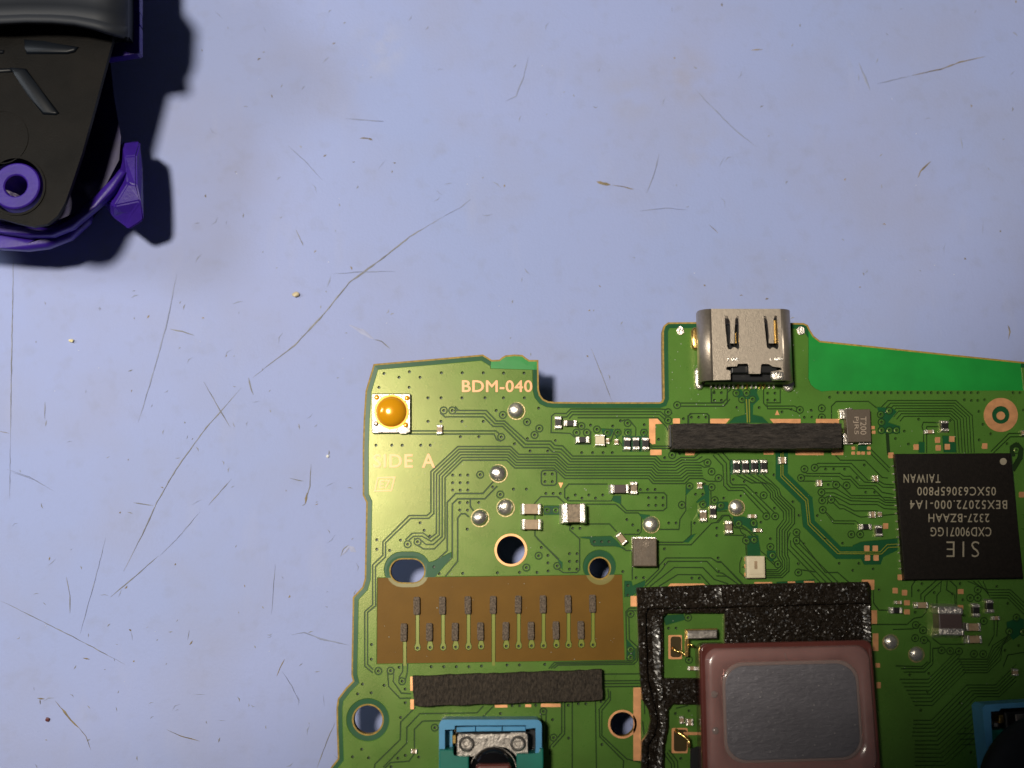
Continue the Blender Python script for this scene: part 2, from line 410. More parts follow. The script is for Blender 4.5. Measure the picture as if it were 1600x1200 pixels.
dark('F', '640 885 690 885 700 920 790 880 790 915 690 1000 640 1000')
dark('F', '1540 620 1600 600 1600 700 1545 700')
dark('F', '1440 430 1520 420 1600 500 1600 540 1530 480')
gaps('B', '100 405 103 285 128 265 210 265 245 232 905 232 970 238 988 262; 170 292 215 290 250 252 905 252 945 288; 235 300 260 273 895 273 952 320; 300 296 885 296 945 360 962 400; 100 405 240 412 285 448; 280 490 390 490 392 400 375 385; 822 478 842 505 962 505; 822 500 842 522 962 522')
gaps('B', '1106 335 1106 282 1122 266 1248 266 1262 280 1262 332; 1058 188 1278 188 1284 112 1300 96; 1068 210 1372 210 1396 186 1396 110 1420 90; 620 320 640 312 690 330 722 370 722 430; 600 470 625 500; 540 380 560 410 540 470')
dark('B', '470 375 560 380 540 430 490 440')
dark('B', '570 380 605 380 610 420 580 450')
dark('B', '640 380 690 380 682 430 650 430')
dark('B', '765 380 805 380 800 430 772 430')
dark('B', '625 430 815 430 815 545 625 545')
# --- under the port
dark('C', '560 690 605 690 612 745 676 800 680 885 600 905 560 945 850 945 805 900 735 885 738 815 785 770 765 725 770 690 720 700 690 760 650 700')
TRACE += [[tp('C', x, y) for x, y in ((682, 770), (692, 770), (700, 942), (690, 942))], [tp('C', x, y) for x, y in ((703, 770), (712, 770), (716, 942), (707, 942))]]
gaps('C', '208 800 510 800 545 768 548 700; 210 824 520 824 565 775; 430 700 430 795 520 795; 815 700 815 800 835 822 1040 822 1070 838; 938 705 938 798 840 798; 265 945 265 892 285 878 395 878 412 892 412 945; 840 812 845 842 1000 842 1055 862')
# --- right of the port
gaps('D', '185 775 185 682 220 647 455 647 515 692')
bundle(pts('D', '545 695 600 640 1100 640 1220 750 1235 1020'), pts('D', '690 790 718 756 1050 756 1088 790 1102 1020'), 7, 1.6)
dark('D', '520 688 560 690 640 700 665 722 600 800 690 830 690 880 530 880 540 760')
gaps('D', '595 880 605 1025', 5.5)
gaps('D', '970 803 860 800 850 830 862 870 862 1020; 965 832 885 832 885 1020; 1360 1012 1490 882 1575 882; 1380 1022 1500 906 1600 906')
gaps('D', '1525 1135 1572 1060 1577 1000 1548 965 1516 985 1516 1030', 9)
DARK.append(circ(1563.9, 648.3, 14.5, 24))
dark('D', '1000 900 1045 900 1100 960 1100 1020 1010 1020')
dark('D', '825 945 870 945 870 1022 825 1022')
dark('D', '380 965 450 965 450 1010 380 1010')
# --- centre right
bundle(pts('G', '-25 150 45 225 52 370 85 407 190 407 345 575'), pts('G', '45 130 97 190 100 345 118 366 215 366 430 575'), 3)
bundle(pts('G', '150 295 255 352 330 352 395 428 395 460 490 565 490 620 442 688 442 890 468 935 468 962 440 990 360 990'),
       pts('G', '345 292 400 340 425 365 457 395 470 440 572 540 572 650 520 712 520 880 532 910 532 1000 482 1048 360 1048'), 5)
for c in ('478 130 478 300 660 480 678 650 895 865 1090 865',):
    DARK += [q for q in ribbon_edges(pts('G', c), 19.0)]
    for dx, dy in ((-1.6, 1.3), (1.6, -1.3)):
        TRACE += ribbon_edges([(x+dx, y+dy) for x, y in pts('G', c)], 1.5)
dark('G', '1000 812 1060 785 1330 760 1330 845 1225 895 1205 950 1085 952 1060 910 1000 905')
TRACE += ribbon_edges(pts('G', '1090 858 1200 858 1250 805 1335 800'), 1.4)+ribbon_edges(pts('G', '1090 874 1210 874 1260 825 1335 822'), 1.4)
gaps('G', '640 268 665 282 905 282 935 302 985 302 1050 372 1170 372 1215 420 1300 436; 640 300 900 305 925 325 980 325 1040 390 1150 392 1215 455 1320 465; 610 338 885 340 990 445 1200 445 1235 478 1320 480; 762 425 790 395 880 395 985 462 1190 466 1240 495 1320 497; 765 462 800 425 860 425 985 482 1190 490 1240 515 1320 517; 775 470 830 447 880 457 980 510 1180 511 1230 540 1320 545; 812 505 832 462 870 470 900 507 935 517 1010 557 1180 557; 850 492 905 542 935 542 1030 592 1060 603 1310 582; 790 552 865 630 1020 632 1060 665; 800 570 860 650 1010 652', 1.6)
gaps('G', '722 222 745 208 990 208 1110 330 1190 336 1230 360 1300 366; 730 262 760 232 975 232 1085 345 1180 352 1220 382 1300 385; 865 140 910 185 1090 185 1215 310 1255 316; 1130 100 1270 240; 1110 115 1265 268', 1.6)
bundle(pts('G', '518 780 518 830 760 1082'), pts('G', '590 770 600 790 890 1080'), 4, 1.6)
gaps('G', '610 765 800 1010 890 1010 972 1082; 605 720 610 780 ; 540 720 525 760 520 800; 620 990 690 1000 720 1005')
gaps('G', '0 640 40 590 90 588 130 680 200 690 300 740 320 850 430 940; 60 735 195 738 215 760; 0 930 30 930 190 1100; 0 1035 80 1038 160 1100; 370 905 430 960; 185 900 170 940 170 1010 210 1050; 190 970 210 970', 1.6)
dark('G', '228 740 305 740 322 885 225 885')
dark('G', '0 490 80 490 100 540 0 560')
dark('G', '120 600 200 600 300 640 300 690 210 660 130 660')
dark('G', '370 850 430 850 440 900 400 930 370 890')
dark('G', '440 1080 560 1075 720 1060 720 1090 440 1095')
dark('G', '100 290 100 180 365 180 365 290')
# --- around the brown contact field
gaps('I', '497 878 507 1000 590 1088 665 1086; 546 878 540 962 600 1050 665 1053')
gaps('J', '610 428 608 490 585 530 583 560; 646 428 642 500 632 540 628 560; 700 756 595 862 590 992 405 1172 402 1210; 1200 746 1155 795 735 800 640 902 638 1017 470 1190; 1280 742 1195 826; 905 853 755 855 695 916 695 1062; 695 1095 655 1150 520 1160 480 1200')
bundle(pts('L', '462 466 500 425 1060 412 1090 385 1090 335 1030 265 1027 50 1052 25 1098 25'), pts('L', '500 466 525 446 1085 437 1112 410 1112 310 1052 256 1048 64 1066 44 1098 44'), 2)
gaps('L', '480 466 512 436 1072 424 1100 398 1100 325; 870 510 1122 508; 870 560 1126 558; 870 580 1126 577; 870 603 1126 600; 555 722 555 940 470 1040 465 1100; 576 722 576 950 492 1045; 632 716 632 1210; 803 716 810 1210; 895 622 900 682 830 770 835 970 1010 1146 1006 1210; 912 640 912 702 850 777 850 962 1032 1132 1142 1162; 395 800 398 772 440 768 440 800 437 1010; 400 800 412 860 412 1000')
gaps('L', '1160 700 1165 800; 1150 860 1160 950; 1400 760 1480 740; 1330 1090 1380 1160 1385 1210; 1310 1100 1360 1170 1362 1210; 1345 1070 1405 1150 1408 1210')
dark('L', '1030 250 1092 320 1092 400 1030 400')
dark('L', '1300 80 1450 70 1460 110 1320 150 1310 120')
# --- the dim lower right corner
gaps('O', '470 270 490 292 495 390 535 440 600 440; 470 545 740 545 790 500 850 490 880 450 882 430; 640 582 780 577 840 545; 930 600 930 650 985 690 1160 690; 800 222 775 262 775 340; 950 225 842 322 842 360; 985 235 870 340 868 400; 992 228 985 300 960 332 960 405; 1035 228 1030 290 1092 330 1095 400; 1060 228 1105 270 1105 420; 700 870 860 870 910 820 910 680 880 640; 720 895 870 895 930 835 930 720 985 720')
bundle(pts('O', '1190 228 1330 290 1500 290 1600 385'), pts('O', '1300 228 1350 350 1480 350 1600 470'), 4, 1.5)
bundle(pts('P', '690 548 895 548 1100 345 1110 330'), pts('P', '800 740 925 740 1160 505 1170 495'), 8, 1.5)
bundle(pts('P', '790 850 920 850 1180 590 1390 590 1540 440'), pts('P', '780 965 960 965 1250 675 1420 675 1540 560'), 5, 1.5)
bundle(pts('P', '1110 400 1330 400 1370 300 1480 230 1500 130'), pts('P', '1160 500 1330 500 1430 400 1440 300 1560 200'), 6, 1.5)
bundle(pts('P', '800 1000 960 1000 1250 730'), pts('P', '800 1180 1020 1180 1260 960'), 7, 1.5)
gaps('P', '660 450 850 455 890 420; 1380 80 1380 220 1340 300; 1410 80 1400 230; 1450 450 1480 370 1600 350; 1110 950 1250 945; 1130 990 1250 985; 1140 1030 1250 1025')
dark('P', '1470 130 1560 90 1600 110 1600 200 1520 260 1480 200')
# --- vias
vias('A', '283 253 393 281 470 240 548 281 245 355 467 355 705 248 858 248 1013 248 1162 250 1312 250 606 432 702 432 856 432 1025 432 1162 432 1315 432 606 605 702 605 856 605 1013 605 1108 525 1420 508 1338 732 1545 745 845 718 980 718 1243 770 1357 823 1487 823 224 780 340 780 417 780 553 780 623 780 788 1000 843 1000 899 1000 788 1056 843 1056 899 1056 788 1110 843 1110 899 1110 1235 1103 1330 1103 1473 1135 1527 1135 1580 1135 1466 992 1520 992 1466 1048 1520 1048')
rings('A', '722 525 785 525 1157 558 1335 610 1425 657 1390 705 990 997 1145 720')
vias('E', '548 550 578 605 620 648 405 678 230 675 230 745 325 753 840 402 897 402 980 402 840 457 897 457 895 597 1440 732 1488 790 1488 845 1490 905 1408 915 1280 915 1117 918 862 922 1082 287 650 875 690 925')
rings('E', '1138 343 1482 458 1545 458 1420 793 1330 880 1557 868 457 708 530 690')
vias('F', '225 275 278 252 327 275 377 252 427 275 480 252 757 212 810 212 865 212 817 272 870 272 923 272 817 328 870 328 923 328 657 433 700 472 740 513 965 458 1018 458 258 497 312 497 418 595 472 595 525 595 235 683 290 683 235 740 290 740 235 797 290 797 627 815 933 648 938 762 725 860 780 860 1318 495 1318 550 1328 715 1332 815 1135 863 1190 863 1155 458 1162 247 1215 247 1228 170 1370 275 1492 258 1440 140 1518 153 665 917 665 988')
rings('F', '1118 188 1062 325 1280 195 1303 290 1348 330 1218 322 1478 463 1590 462 1538 590')
vias('B', '610 318 553 357 390 350 130 465 75 540 325 553 405 553 482 553 550 553 785 347 890 455 1073 303 1132 292 1185 292 1238 292 1300 112 1352 112 1300 168 1352 168 1465 220 935 590 1045 558')
rings('B', '287 405 363 405 323 357 437 382 513 405 590 405 665 405 663 335 783 405 990 570 960 255 960 315 1027 203 1250 625 1280 692 1330 740')
vias('C', '845 727 898 727 845 778 898 778 615 833 782 833 950 865 1020 848 1163 853 1167 903 1115 905 1300 757')
rings('C', '615 727 690 727 657 772 733 772 1082 850 1243 838 1243 905')
vias('D', ' '.join('%d 583' % x for x in range(232, 1310, 49))+' 1520 583 1570 583 38 712 40 762 720 865 655 920 1060 787 825 778 1162 635 1213 640 1260 640 1310 635 1268 720 1297 815 1355 885 1270 930 750 960 1475 957 1595 710')
rings('D', '547 742 608 715 553 798 553 858 610 858 662 858 1543 1003')
vias('G', '420 292 122 325 203 342 290 428 178 447 50 463 425 537 560 490 605 590 325 640 740 592 1085 220 800 250 860 250 940 250 1030 313 1095 420 1160 420 820 365 395 762 640 800 925 795 800 765 900 943 1045 943 1150 985 1000 995 600 945 1190 1138')
rings('G', '645 250 720 240 620 315 345 443 365 597 430 597 587 715 587 775 395 822 410 885 450 950 600 1010 990 730 1055 730 780 550 770 420 775 480 842 475 15 315 270 645 160 650 215 775 275 770 955 370 878 365')
vias('J', '380 292 378 400 313 583 472 592 278 655 377 647 627 620 627 720 593 828 307 1062 240 1118 358 1125 573 1128 628 1107 727 1120 523 1190 818 455 911 455 1003 455 1095 455 1188 450 1376 443 1467 443 583 460 1327 800')
rings('J', '430 487 520 485 605 562 845 903')
vias('L', '430 438 190 742 245 742 363 738 603 738 677 728 732 728 843 712 487 845 605 980 850 1027 1340 172 1395 172 1430 1130 1490 780 1390 800')
rings('L', '420 783 495 977 1060 330 1060 387 1060 67 1483 95 1490 405')
vias('O', '240 95 340 148 490 135 535 290 850 245 825 295 800 455 940 310 1075 320 1130 245 1150 365 1160 480 1460 735 900 905 760 915 1480 390 1400 265')
rings('O', '858 588 805 550 800 645 865 660 995 735 1057 740 1122 742 1232 762 1300 762 1305 520 1545 495 1492 595 1595 600 1260 290 1260 350 1205 350')
vias('P', '890 640 840 775 1170 910 1130 720 1210 1085 1560 300')

BROWN = [(590, 903), (972, 898), (976, 1031), (589, 1037)]
UP_X = (651.3, 691.3, 731, 770.3, 809.4, 848.2, 887.3, 925.5)
LO_X = (631.3, 671, 711, 750.7, 790, 829.5, 868.4, 907.3)
for i, x in enumerate(UP_X):
    yt = 960-0.010*(x-651); yb = 1012.6-0.018*(x-651)
    if i == 3: TRACE.append([(x-1.5, yt), (x+3.2, yt), (x+3.2, 1040), (x-1.5, 1040)]); continue
    c = x+1.2
    TRACE.append([(c-2.3, yt), (c+2.3, yt), (c+2.3, yb-8), (c+4.6, yb-2), (c+4, yb+2.5), (c, yb+4.6), (c-4, yb+2.5), (c-4.6, yb-2), (c-2.3, yb-8)])
    VIAS.append((c, yb))
for i, x in enumerate(LO_X):
    yt = 1001-0.012*(x-631); yb = 1012.4-0.017*(x-631); c = x+1.2
    if i == 0: TRACE.append([(c-2.3, yt), (c+2.3, yt), (c+2.3, 1040), (c-2.3, 1040)]); continue
    TRACE.append([(c-2.2, yt), (c+2.2, yt), (c+4.6, yb-2), (c+4, yb+2.5), (c, yb+4.6), (c-4, yb+2.5), (c-4.6, yb-2)])
    VIAS.append((c, yb))

def build_panel():
    H = 0.0055
    co = []; ed = []; polys = []                       # polys: (class, array of world xy)
    def add(cls, ppts):
        w = [at(x, y, 0.0)[:2] for x, y in ppts]
        b = len(co); n = len(w)
        co.extend(Vector(p) for p in w); ed.extend((b+i, b+(i+1) % n) for i in range(n))
        polys.append((cls, np.array(w)))
    add('out', OUT)
    for h in HOLES: add('hole', h)
    add('mask', offset(OUT, 2.6)); add('pourO', offset(OUT, 9.0)); add('pour', offset(OUT, 9.9))
    # resist pulled back round the holes, recessed rings without copper
    add('rim', stadium(628, 892, 645, 892, 20)); add('bare', stadium(628, 890, 645, 890, 27.5)); add('bareO', stadium(628, 890, 645, 890, 28.4))
    add('rim', circ(936.7, 887.9, 18.2, 28)); add('bare', circ(936.7, 885, 25.5, 28)); add('bareO', circ(936.7, 885, 26.4, 28))
    add('rim', circ(574.8, 1124.6, 25, 32)); add('bare', circ(574.8, 1124.6, 33, 32)); add('bareO', circ(574.8, 1124.6, 34, 32))
    add('halo', stadium(628, 893, 646, 893, 24.5)); add('halo', circ(938, 890, 24, 24))
    add('brown', BROWN); add('brownO', offset(BROWN, -0.9))
    ant = pts('D', '16 -40 16 480 34 522 62 548 110 572 180 566 1594 566 1576 385')+[(1596, 540), (1400, 520)]
    add('ant', ant); add('antO', offset(ant, -0.9))
    tab = pts('A', '1010 100 1068 160 1068 214 1385 224')+pts('A', '1440 224 1440 90')
    add('ant', tab); add('antO', offset(tab, -0.9))
    for d in DARK: add('bare', d); add('bareO', offset(d, -0.8))
    for p, w in GAPS:
        for q in ribbon_edges(p, w-0.5): add('gap', q)
        for q in ribbon_edges(p, w+0.7): add('gapO', q)
    for t in TRACE: add('trace', t); add('traceO', offset(t, -0.7))
    for x, y in VIAS:
        add('viaI', circ(x, y, 1.55, 8)); add('viaO', circ(x, y, 2.5, 8))
    for x, y in RINGS:
        add('viaI', circ(x, y, 1.6, 8)); add('viaO', circ(x, y, 2.5, 8))
        c = circ(x, y, 5.4, 14); 
        add('ringA', circ(x, y, 6.6, 14)); add('ringB', circ(x, y, 6.0, 14)); add('ringC', circ(x, y, 4.9, 14)); add('ringD', circ(x, y, 4.3, 14))
    vv, ee, ff = delaunay_2d_cdt(co, ed, [], 0, 1e-6)[:3]
    V = np.array([(v.x, v.y) for v in vv]); F = np.array([f for f in ff if len(f) == 3], dtype=int)
    Cn = V[F].mean(axis=1); order = np.argsort(Cn[:, 0]); cx = Cn[order, 0]; cy = Cn[order, 1]
    cls = {}
    for c, w in polys:
        lo = np.searchsorted(cx, w[:, 0].min()); hi = np.searchsorted(cx, w[:, 0].max())
        if hi <= lo: continue
        ys = cy[lo:hi]; m = (ys >= w[:, 1].min()) & (ys <= w[:, 1].max())
        idx = np.nonzero(m)[0]+lo
        if not len(idx): continue
        X = cx[idx]; Y = cy[idx]; r = np.zeros(len(idx), bool); n = len(w); j = n-1
        for i in range(n):
            (xi, yi), (xj, yj) = w[i], w[j]
            cond = ((yi > Y) != (yj > Y))
            if yi != yj: r ^= cond & (X < (xj-xi)*(Y-yi)/(yj-yi)+xi)
            j = i
        cls.setdefault(c, np.zeros(len(F), bool))[order[idx[r]]] = True
    Z = np.zeros(len(F), bool); g = lambda k: cls.get(k, Z)
    keep = g('out') & ~g('hole')
    ring_gap = g('ringB') & ~g('ringC'); ring_slope = (g('ringA') & ~g('ringB')) | (g('ringC') & ~g('ringD'))
    ring_pad = g('ringD')
    names = ['mask_pour', 'mask_bare', 'mask_antenna', 'mask_trace', 'via_pit', 'fibre_rim', 'brown_mask', 'brown_halo', 'mask_gap']
    matid = np.zeros(len(F), int); lev = np.full(len(F), H); slope = np.zeros(len(F), bool)
    low_bare = (g('bare') | g('gap') | ~g('pourO')) & ~ring_pad | ring_gap
    sl = (g('bareO') | g('gapO')) | ring_slope | g('brownO') | g('antO')
    sl |= g('pourO') & ~g('pour')
    slope |= sl & ~low_bare
    slope &= ~(ring_pad & ~ring_slope)
    matid[low_bare] = 1; lev[low_bare] = 0
    matid[(g('gap') & ~g('bare') & g('pour') | ring_gap) & low_bare] = 8
    a = g('ant') & ~g('pour'); a |= g('ant'); matid[a] = 2; lev[a] = 0; slope &= ~a
    b = g('brown'); matid[b] = 6; lev[b] = 0; slope &= ~b
    b = g('halo') & g('brown'); matid[b] = 7
    so = g('traceO') & ~g('trace'); lowm = (matid == 6) | (matid == 1) | (matid == 7) | (matid == 8)
    matid[so & (matid == 6)] = 1                      # a green seam along each track in the brown field
    slope |= so & lowm
    t = g('trace'); matid[t] = 3; lev[t] = H; slope &= ~t
    r = g('rim') | ~g('mask'); matid[r] = 5; lev[r] = -0.001; slope &= ~r
    vo = g('viaO') & ~g('viaI'); slope |= vo; matid[vo & ((matid == 1) | (matid == 8))] = 0
    vi = g('viaI'); matid[vi] = 4; lev[vi] = -0.022; slope &= ~vi
    zv = np.full(len(V), 9.0)
    for k in range(3):
        s = keep & ~slope; np.minimum.at(zv, F[s, k], lev[s])
    zv[zv > 8] = H
    used = np.unique(F[keep]); remap = -np.ones(len(V), int); remap[used] = np.arange(len(used))
    Fk = remap[F[keep]]; mk = matid[keep]
    Vt = np.column_stack([V[used], zv[used]]); nT = len(used)
    # orient up
    a0, a1, a2 = Vt[Fk[:, 0], :2], Vt[Fk[:, 1], :2], Vt[Fk[:, 2], :2]
    cr = (a1[:, 0]-a0[:, 0])*(a2[:, 1]-a0[:, 1])-(a1[:, 1]-a0[:, 1])*(a2[:, 0]-a0[:, 0])
    Fk[cr < 0] = Fk[cr < 0][:, ::-1]
    # walls of the outline and the holes
    from collections import Counter
    E = Counter(); D = {}
    for tri in Fk.tolist():
        for i in range(3):
            u, v = tri[i], tri[(i+1) % 3]; k = (min(u, v), max(u, v)); E[k] += 1; D[k] = (u, v)
    bed = [D[k] for k, c in E.items() if c == 1]
    bv = sorted({u for e in bed for u in e}); bi = {v: nT+i for i, v in enumerate(bv)}
    Vb = [(Vt[v, 0], Vt[v, 1], -0.1) for v in bv]
    faces = Fk.tolist()+[(v, u, bi[u], bi[v]) for u, v in bed]
    mats_ = mk.tolist()+[5]*len(bed)
    me = bpy.data.meshes.new('board_panel')
    me.from_pydata([tuple(p) for p in Vt]+Vb, [], faces); me.validate()
    for nme in names: me.materials.append(MATS[nme])
    if len(me.polygons) == len(mats_): me.polygons.foreach_set('material_index', mats_)
    me.update()
    o = link('board_panel', me, None); rel(o, board)
    # underside
    bp = [tuple(at(x, y, 0.0)[:2]) for x, y in OUT]; hp = [[tuple(at(x, y, 0.0)[:2]) for x, y in h] for h in HOLES]
    wprism('underside', bp, -0.1005, -0.0985, 'mask_bare', board, holes=hp)
    print('panel tris', len(Fk), 'verts', len(V))
build_panel()

# ------------------------------------------------------------------ copper laid bare
def pad(ppts, m='copper', z=0.010, name='copper_pad', parent=None):
    return prism(name, ppts, 0.0, z, m, parent or board)
def pads(t, text, m='copper'):
    for ln in text.strip().split(';'):
        v = [float(q) for q in ln.split()]
        if len(v) == 4:
            p = [tp(t, v[0], v[1]), tp(t, v[2], v[1]), tp(t, v[2], v[3]), tp(t, v[0], v[3])]
            pad(rrect(p[0][0], p[0][1], p[2][0], p[2][1], 0.9, 2), m)
        else: pad(pts(t, ln), m)
def sq(t, text, w=40, h=42):
    for x, y in zip(*[iter([float(q) for q in text.split()])]*2):
        pads(t, '%f %f %f %f' % (x-w/2, y-h/2, x+w/2, y+h/2))
pads('B', '820 302 882 302 916 340 866 342 866 488 842 490 820 470; 828 530 912 570; 995 300 1047 338; 1270 302 1415 302 1385 338 1270 338; 1085 540 1165 540 1150 571 1085 571')
pads('C', '860 915 1087 915 1087 950 890 950; 1200 915 1370 950; 815 1150 890 1178; 1050 1150 1258 1182; 898 887 932 887 914 850')
pads('D', '186 1000 272 1040')
pads('A', '1565 1055 1600 1055 1582 1095')
pads('J', '664 528 684 632; 664 696 690 768')
pads('L', '1080 608 1136 1146; 62 735 155 756; 285 732 330 752; 400 726 546 752')
pads('K', '1060 335 1104 412')
pads('M', '320 243 560 243 592 264 300 264; 935 232 1066 258; 1180 228 1236 252; 1300 225 1376 250')
pads('O', '408 215 500 290; 478 440 520 540; 488 610 530 740; 508 828 542 862; 516 968 548 1014')
sq('H', '807 87 965 35 1070 28 970 93 1037 85 1312 80 445 832 507 832 450 902 513 902 583 668 653 1143 722 1158 690 1045 1583 437 622 148', 38, 42)
sq('O', '740 385 740 452 1135 303 1133 420', 42, 38)
sq('D', '490 838 495 873 345 990 345 1026 385 1026 417 1026 460 1026 460 990', 26, 24)
def ring_plate(name, cx, cy, r0, r1, m, z=0.010, parent=None):
    return prism(name, circ(cx, cy, r1, 40), 0.0, z, m, parent or board, holes=[circ(cx, cy, r0, 40)])
ring_plate('copper_ring', 798.2, 859.4, 22.1, 25.6, 'copper')
ring_plate('copper_ring', 972.5, 1131.6, 19.1, 22.6, 'copper')
ring_plate('copper_ring', 1563.9, 648.3, 13.8, 26.6, 'copper')
pad(circ(1563.9, 649.5, 6.6, 20), name='copper_pad')

# ------------------------------------------------------------------ lettering
def text_geo(body, bold=0.0, space=1.0):
    cu = bpy.data.curves.new('t', 'FONT'); cu.body = body; cu.size = 1.0; cu.offset = bold; cu.space_character = space; cu.resolution_u = 3
    o = bpy.data.objects.new('t', cu); COL.objects.link(o); bpy.context.view_layer.update()
    me = bpy.data.meshes.new_from_object(o.evaluated_get(bpy.context.evaluated_depsgraph_get()))
    v = [tuple(q.co) for q in me.vertices]; f = [tuple(q.vertices) for q in me.polygons]
    bpy.data.objects.remove(o); bpy.data.curves.remove(cu); bpy.data.meshes.remove(me)
    return v, f
def text(name, body, lb, rb, lt, z, m, parent, bold=0.0, space=1.0, slant=0.0):
    """flat print; lb, rb, lt: where the left foot, right foot and left head of the line stand"""
    v, f = text_geo(body, bold, space)
    xs = [p[0] for p in v]; ys = [p[1] for p in v]; x0, x1, y0, y1 = min(xs), max(xs), min(ys), max(ys)
    a, b, c = (at(*q, z) for q in (lb, rb, lt))
    me = bpy.data.meshes.new(name)
    me.from_pydata([tuple(a+(b-a)*((p[0]-x0)/(x1-x0)+slant*(p[1]-y0)/(y1-y0))+(c-a)*((p[1]-y0)/(y1-y0))) for p in v], [], f)
    me.update()
    o = link(name, me, None, m); rel(o, parent)
    return o
def bold_text(name, body, lb, rb, lt, z, m, parent, space=1.0, w=0.5):
    v, f = text_geo(body, 0.0, space); V_ = []; F_ = []
    xs = [p[0] for p in v]; ys = [p[1] for p in v]; x0, x1, y0, y1 = min(xs), max(xs), min(ys), max(ys)
    for k, (dx, dy) in enumerate(((0, 0), (w, 0), (-w, 0), (0, w*.8), (0, -w*.8))):
        zz = z+0.0004*k; a, b, c = (at(q[0]+dx, q[1]+dy, zz) for q in (lb, rb, lt)); n = len(V_)
        V_ += [tuple(a+(b-a)*((p[0]-x0)/(x1-x0))+(c-a)*((p[1]-y0)/(y1-y0))) for p in v]; F_ += [tuple(i+n for i in q) for q in f]
    me = bpy.data.meshes.new(name); me.from_pydata(V_, [], F_); me.update()
    o = link(name, me, None, m); rel(o, parent); return o
bold_text('lettering', 'BDM-040', tp('A', 858, 388), tp('A', 1372, 388), tp('A', 858, 303), 0.0085, 'copper_letter', board, 1.05)
bold_text('lettering', 'SIDE', tp('A', 205, 943), tp('A', 492, 943), tp('A', 205, 846), 0.0085, 'copper_letter', board, 1.1)
bold_text('lettering', 'A', tp('A', 565, 943), tp('A', 655, 943), tp('A', 565, 843), 0.0085, 'copper_letter', board, 1.0)
text('lettering', 'E7', tp('A', 245, 1096), tp('A', 322, 1096), tp('A', 252, 1036), 0.0085, 'copper_letter', board, 0.01, 1.0)
pg = pts('A', '232 1014 366 1010 340 1116 208 1121')
prism('marking_frame', pg, 0.0, 0.0085, 'copper_letter', board, holes=[offset(pg, 2.1)])

# ------------------------------------------------------------------ small parts
def canon(name, boxes, m, bevel=0.04):
    bm = bmesh.new()
    for (x0, x1, y0, y1, z0, z1, fil) in boxes:
        v = [bm.verts.new(c) for c in ((x0, y0, z0), (x1, y0, z0), (x1, y1, z0), (x0, y1, z0), (x0+(fil if fil > 0 else 0), y0+abs(fil)*.3, z1), (x1+(fil if fil < 0 else 0), y0+abs(fil)*.3, z1), (x1+(fil if fil < 0 else 0), y1-abs(fil)*.3, z1), (x0+(fil if fil > 0 else 0), y1-abs(fil)*.3, z1))]
        for f in ((3, 2, 1, 0), (4, 5, 6, 7), (0, 1, 5, 4), (1, 2, 6, 5), (2, 3, 7, 6), (3, 0, 4, 7)): bm.faces.new([v[i] for i in f])
    bmesh.ops.bevel(bm, geom=[e for e in bm.edges if max(v.co.z for v in e.verts) > 0.3], offset=bevel, segments=2, profile=0.5, affect='EDGES')
    me = bm_mesh(name, bm, False); me.materials.append(MATS[m]); return me
ME = {}
for key_, m_ in (('resistor', 'res_black'), ('capacitor', 'cap_tan'), ('brown', 'cap_brown'), ('dark', 'cap_dark'), ('cream', 'cream')):
    ME[key_] = canon(key_, [(-.34, .34, -.46, .46, 0.02, 0.94, 0)], m_)
ME['end_a'] = canon('terminal', [(-.5, -.25, -.5, .5, 0, 1.0, 0), (-.62, -.45, -.54, .54, 0, 0.42, 0.10)], 'tin', 0.05)
ME['end_b'] = canon('terminal', [(.25, .5, -.5, .5, 0, 1.0, 0), (.45, .62, -.54, .54, 0, 0.42, -0.10)], 'tin', 0.05)
ME['thin_a'] = canon('terminal', [(-.5, -.34, -.5, .5, 0, 1.0, 0), (-.60, -.45, -.54, .54, 0, 0.42, 0.10)], 'tin', 0.05)
ME['thin_b'] = canon('terminal', [(.34, .5, -.5, .5, 0, 1.0, 0), (.45, .60, -.54, .54, 0, 0.42, -0.10)], 'tin', 0.05)
def comp(kind, t, cx, cy, w, h, vert=False, ht=0.055, ang=0.0, ends='end', name=None):
    """a two ended part: w across and h down in the layout drawing"""
    px, py = tp(t, cx, cy); k = TILES[t][2]
    Lg, Wd = (h, w) if vert else (w, h)
    s = 1.0+0.0001*(600-py)*-1.0
    o = bpy.data.objects.new(name or ('resistor' if kind == 'resistor' else 'capacitor'), ME[kind]); COL.objects.link(o)
    o.parent = board
    p = at(px, py, 0.0)
    o.location = (p.x, p.y, 0.1+0.004); o.rotation_euler = (0, 0, math.radians((90 if vert else 0)+ang+random.uniform(-1.5, 1.5)))
    o.scale = (Lg*k*PX/1.2/s, Wd*k*PX/1.04/s, ht)
    for e in ('_a', '_b'):
        c = bpy.data.objects.new('terminal', ME[ends+e]); COL.objects.link(c); c.parent = o
    return o
for t, x, y, w, h, v in (('B', 150, 335, 52, 105, 1), ('B', 240, 340, 110, 46, 0), ('B', 330, 461, 112, 46, 0), ('B', 655, 490, 50, 105, 1), ('B', 720, 490, 50, 105, 1),
                         ('B', 790, 490, 50, 105, 1), ('G', 138, 235, 50, 108, 1), ('G', 203, 235, 50, 108, 1), ('G', 270, 232, 50, 108, 1), ('G', 338, 232, 50, 108, 1),
                         ('F', 1283, 378, 46, 106, 1), ('D', 1003, 832, 56, 92, 1), ('G', 1085, 675, 96, 42, 0),
                         ('G', 1180, 705, 52, 90, 1), ('O', 650, 440, 98, 45, 0), ('O', 1232, 440, 55, 104, 1), ('O', 1333, 410, 55, 104, 1)):
    comp('resistor', t, x, y, w, h, v)
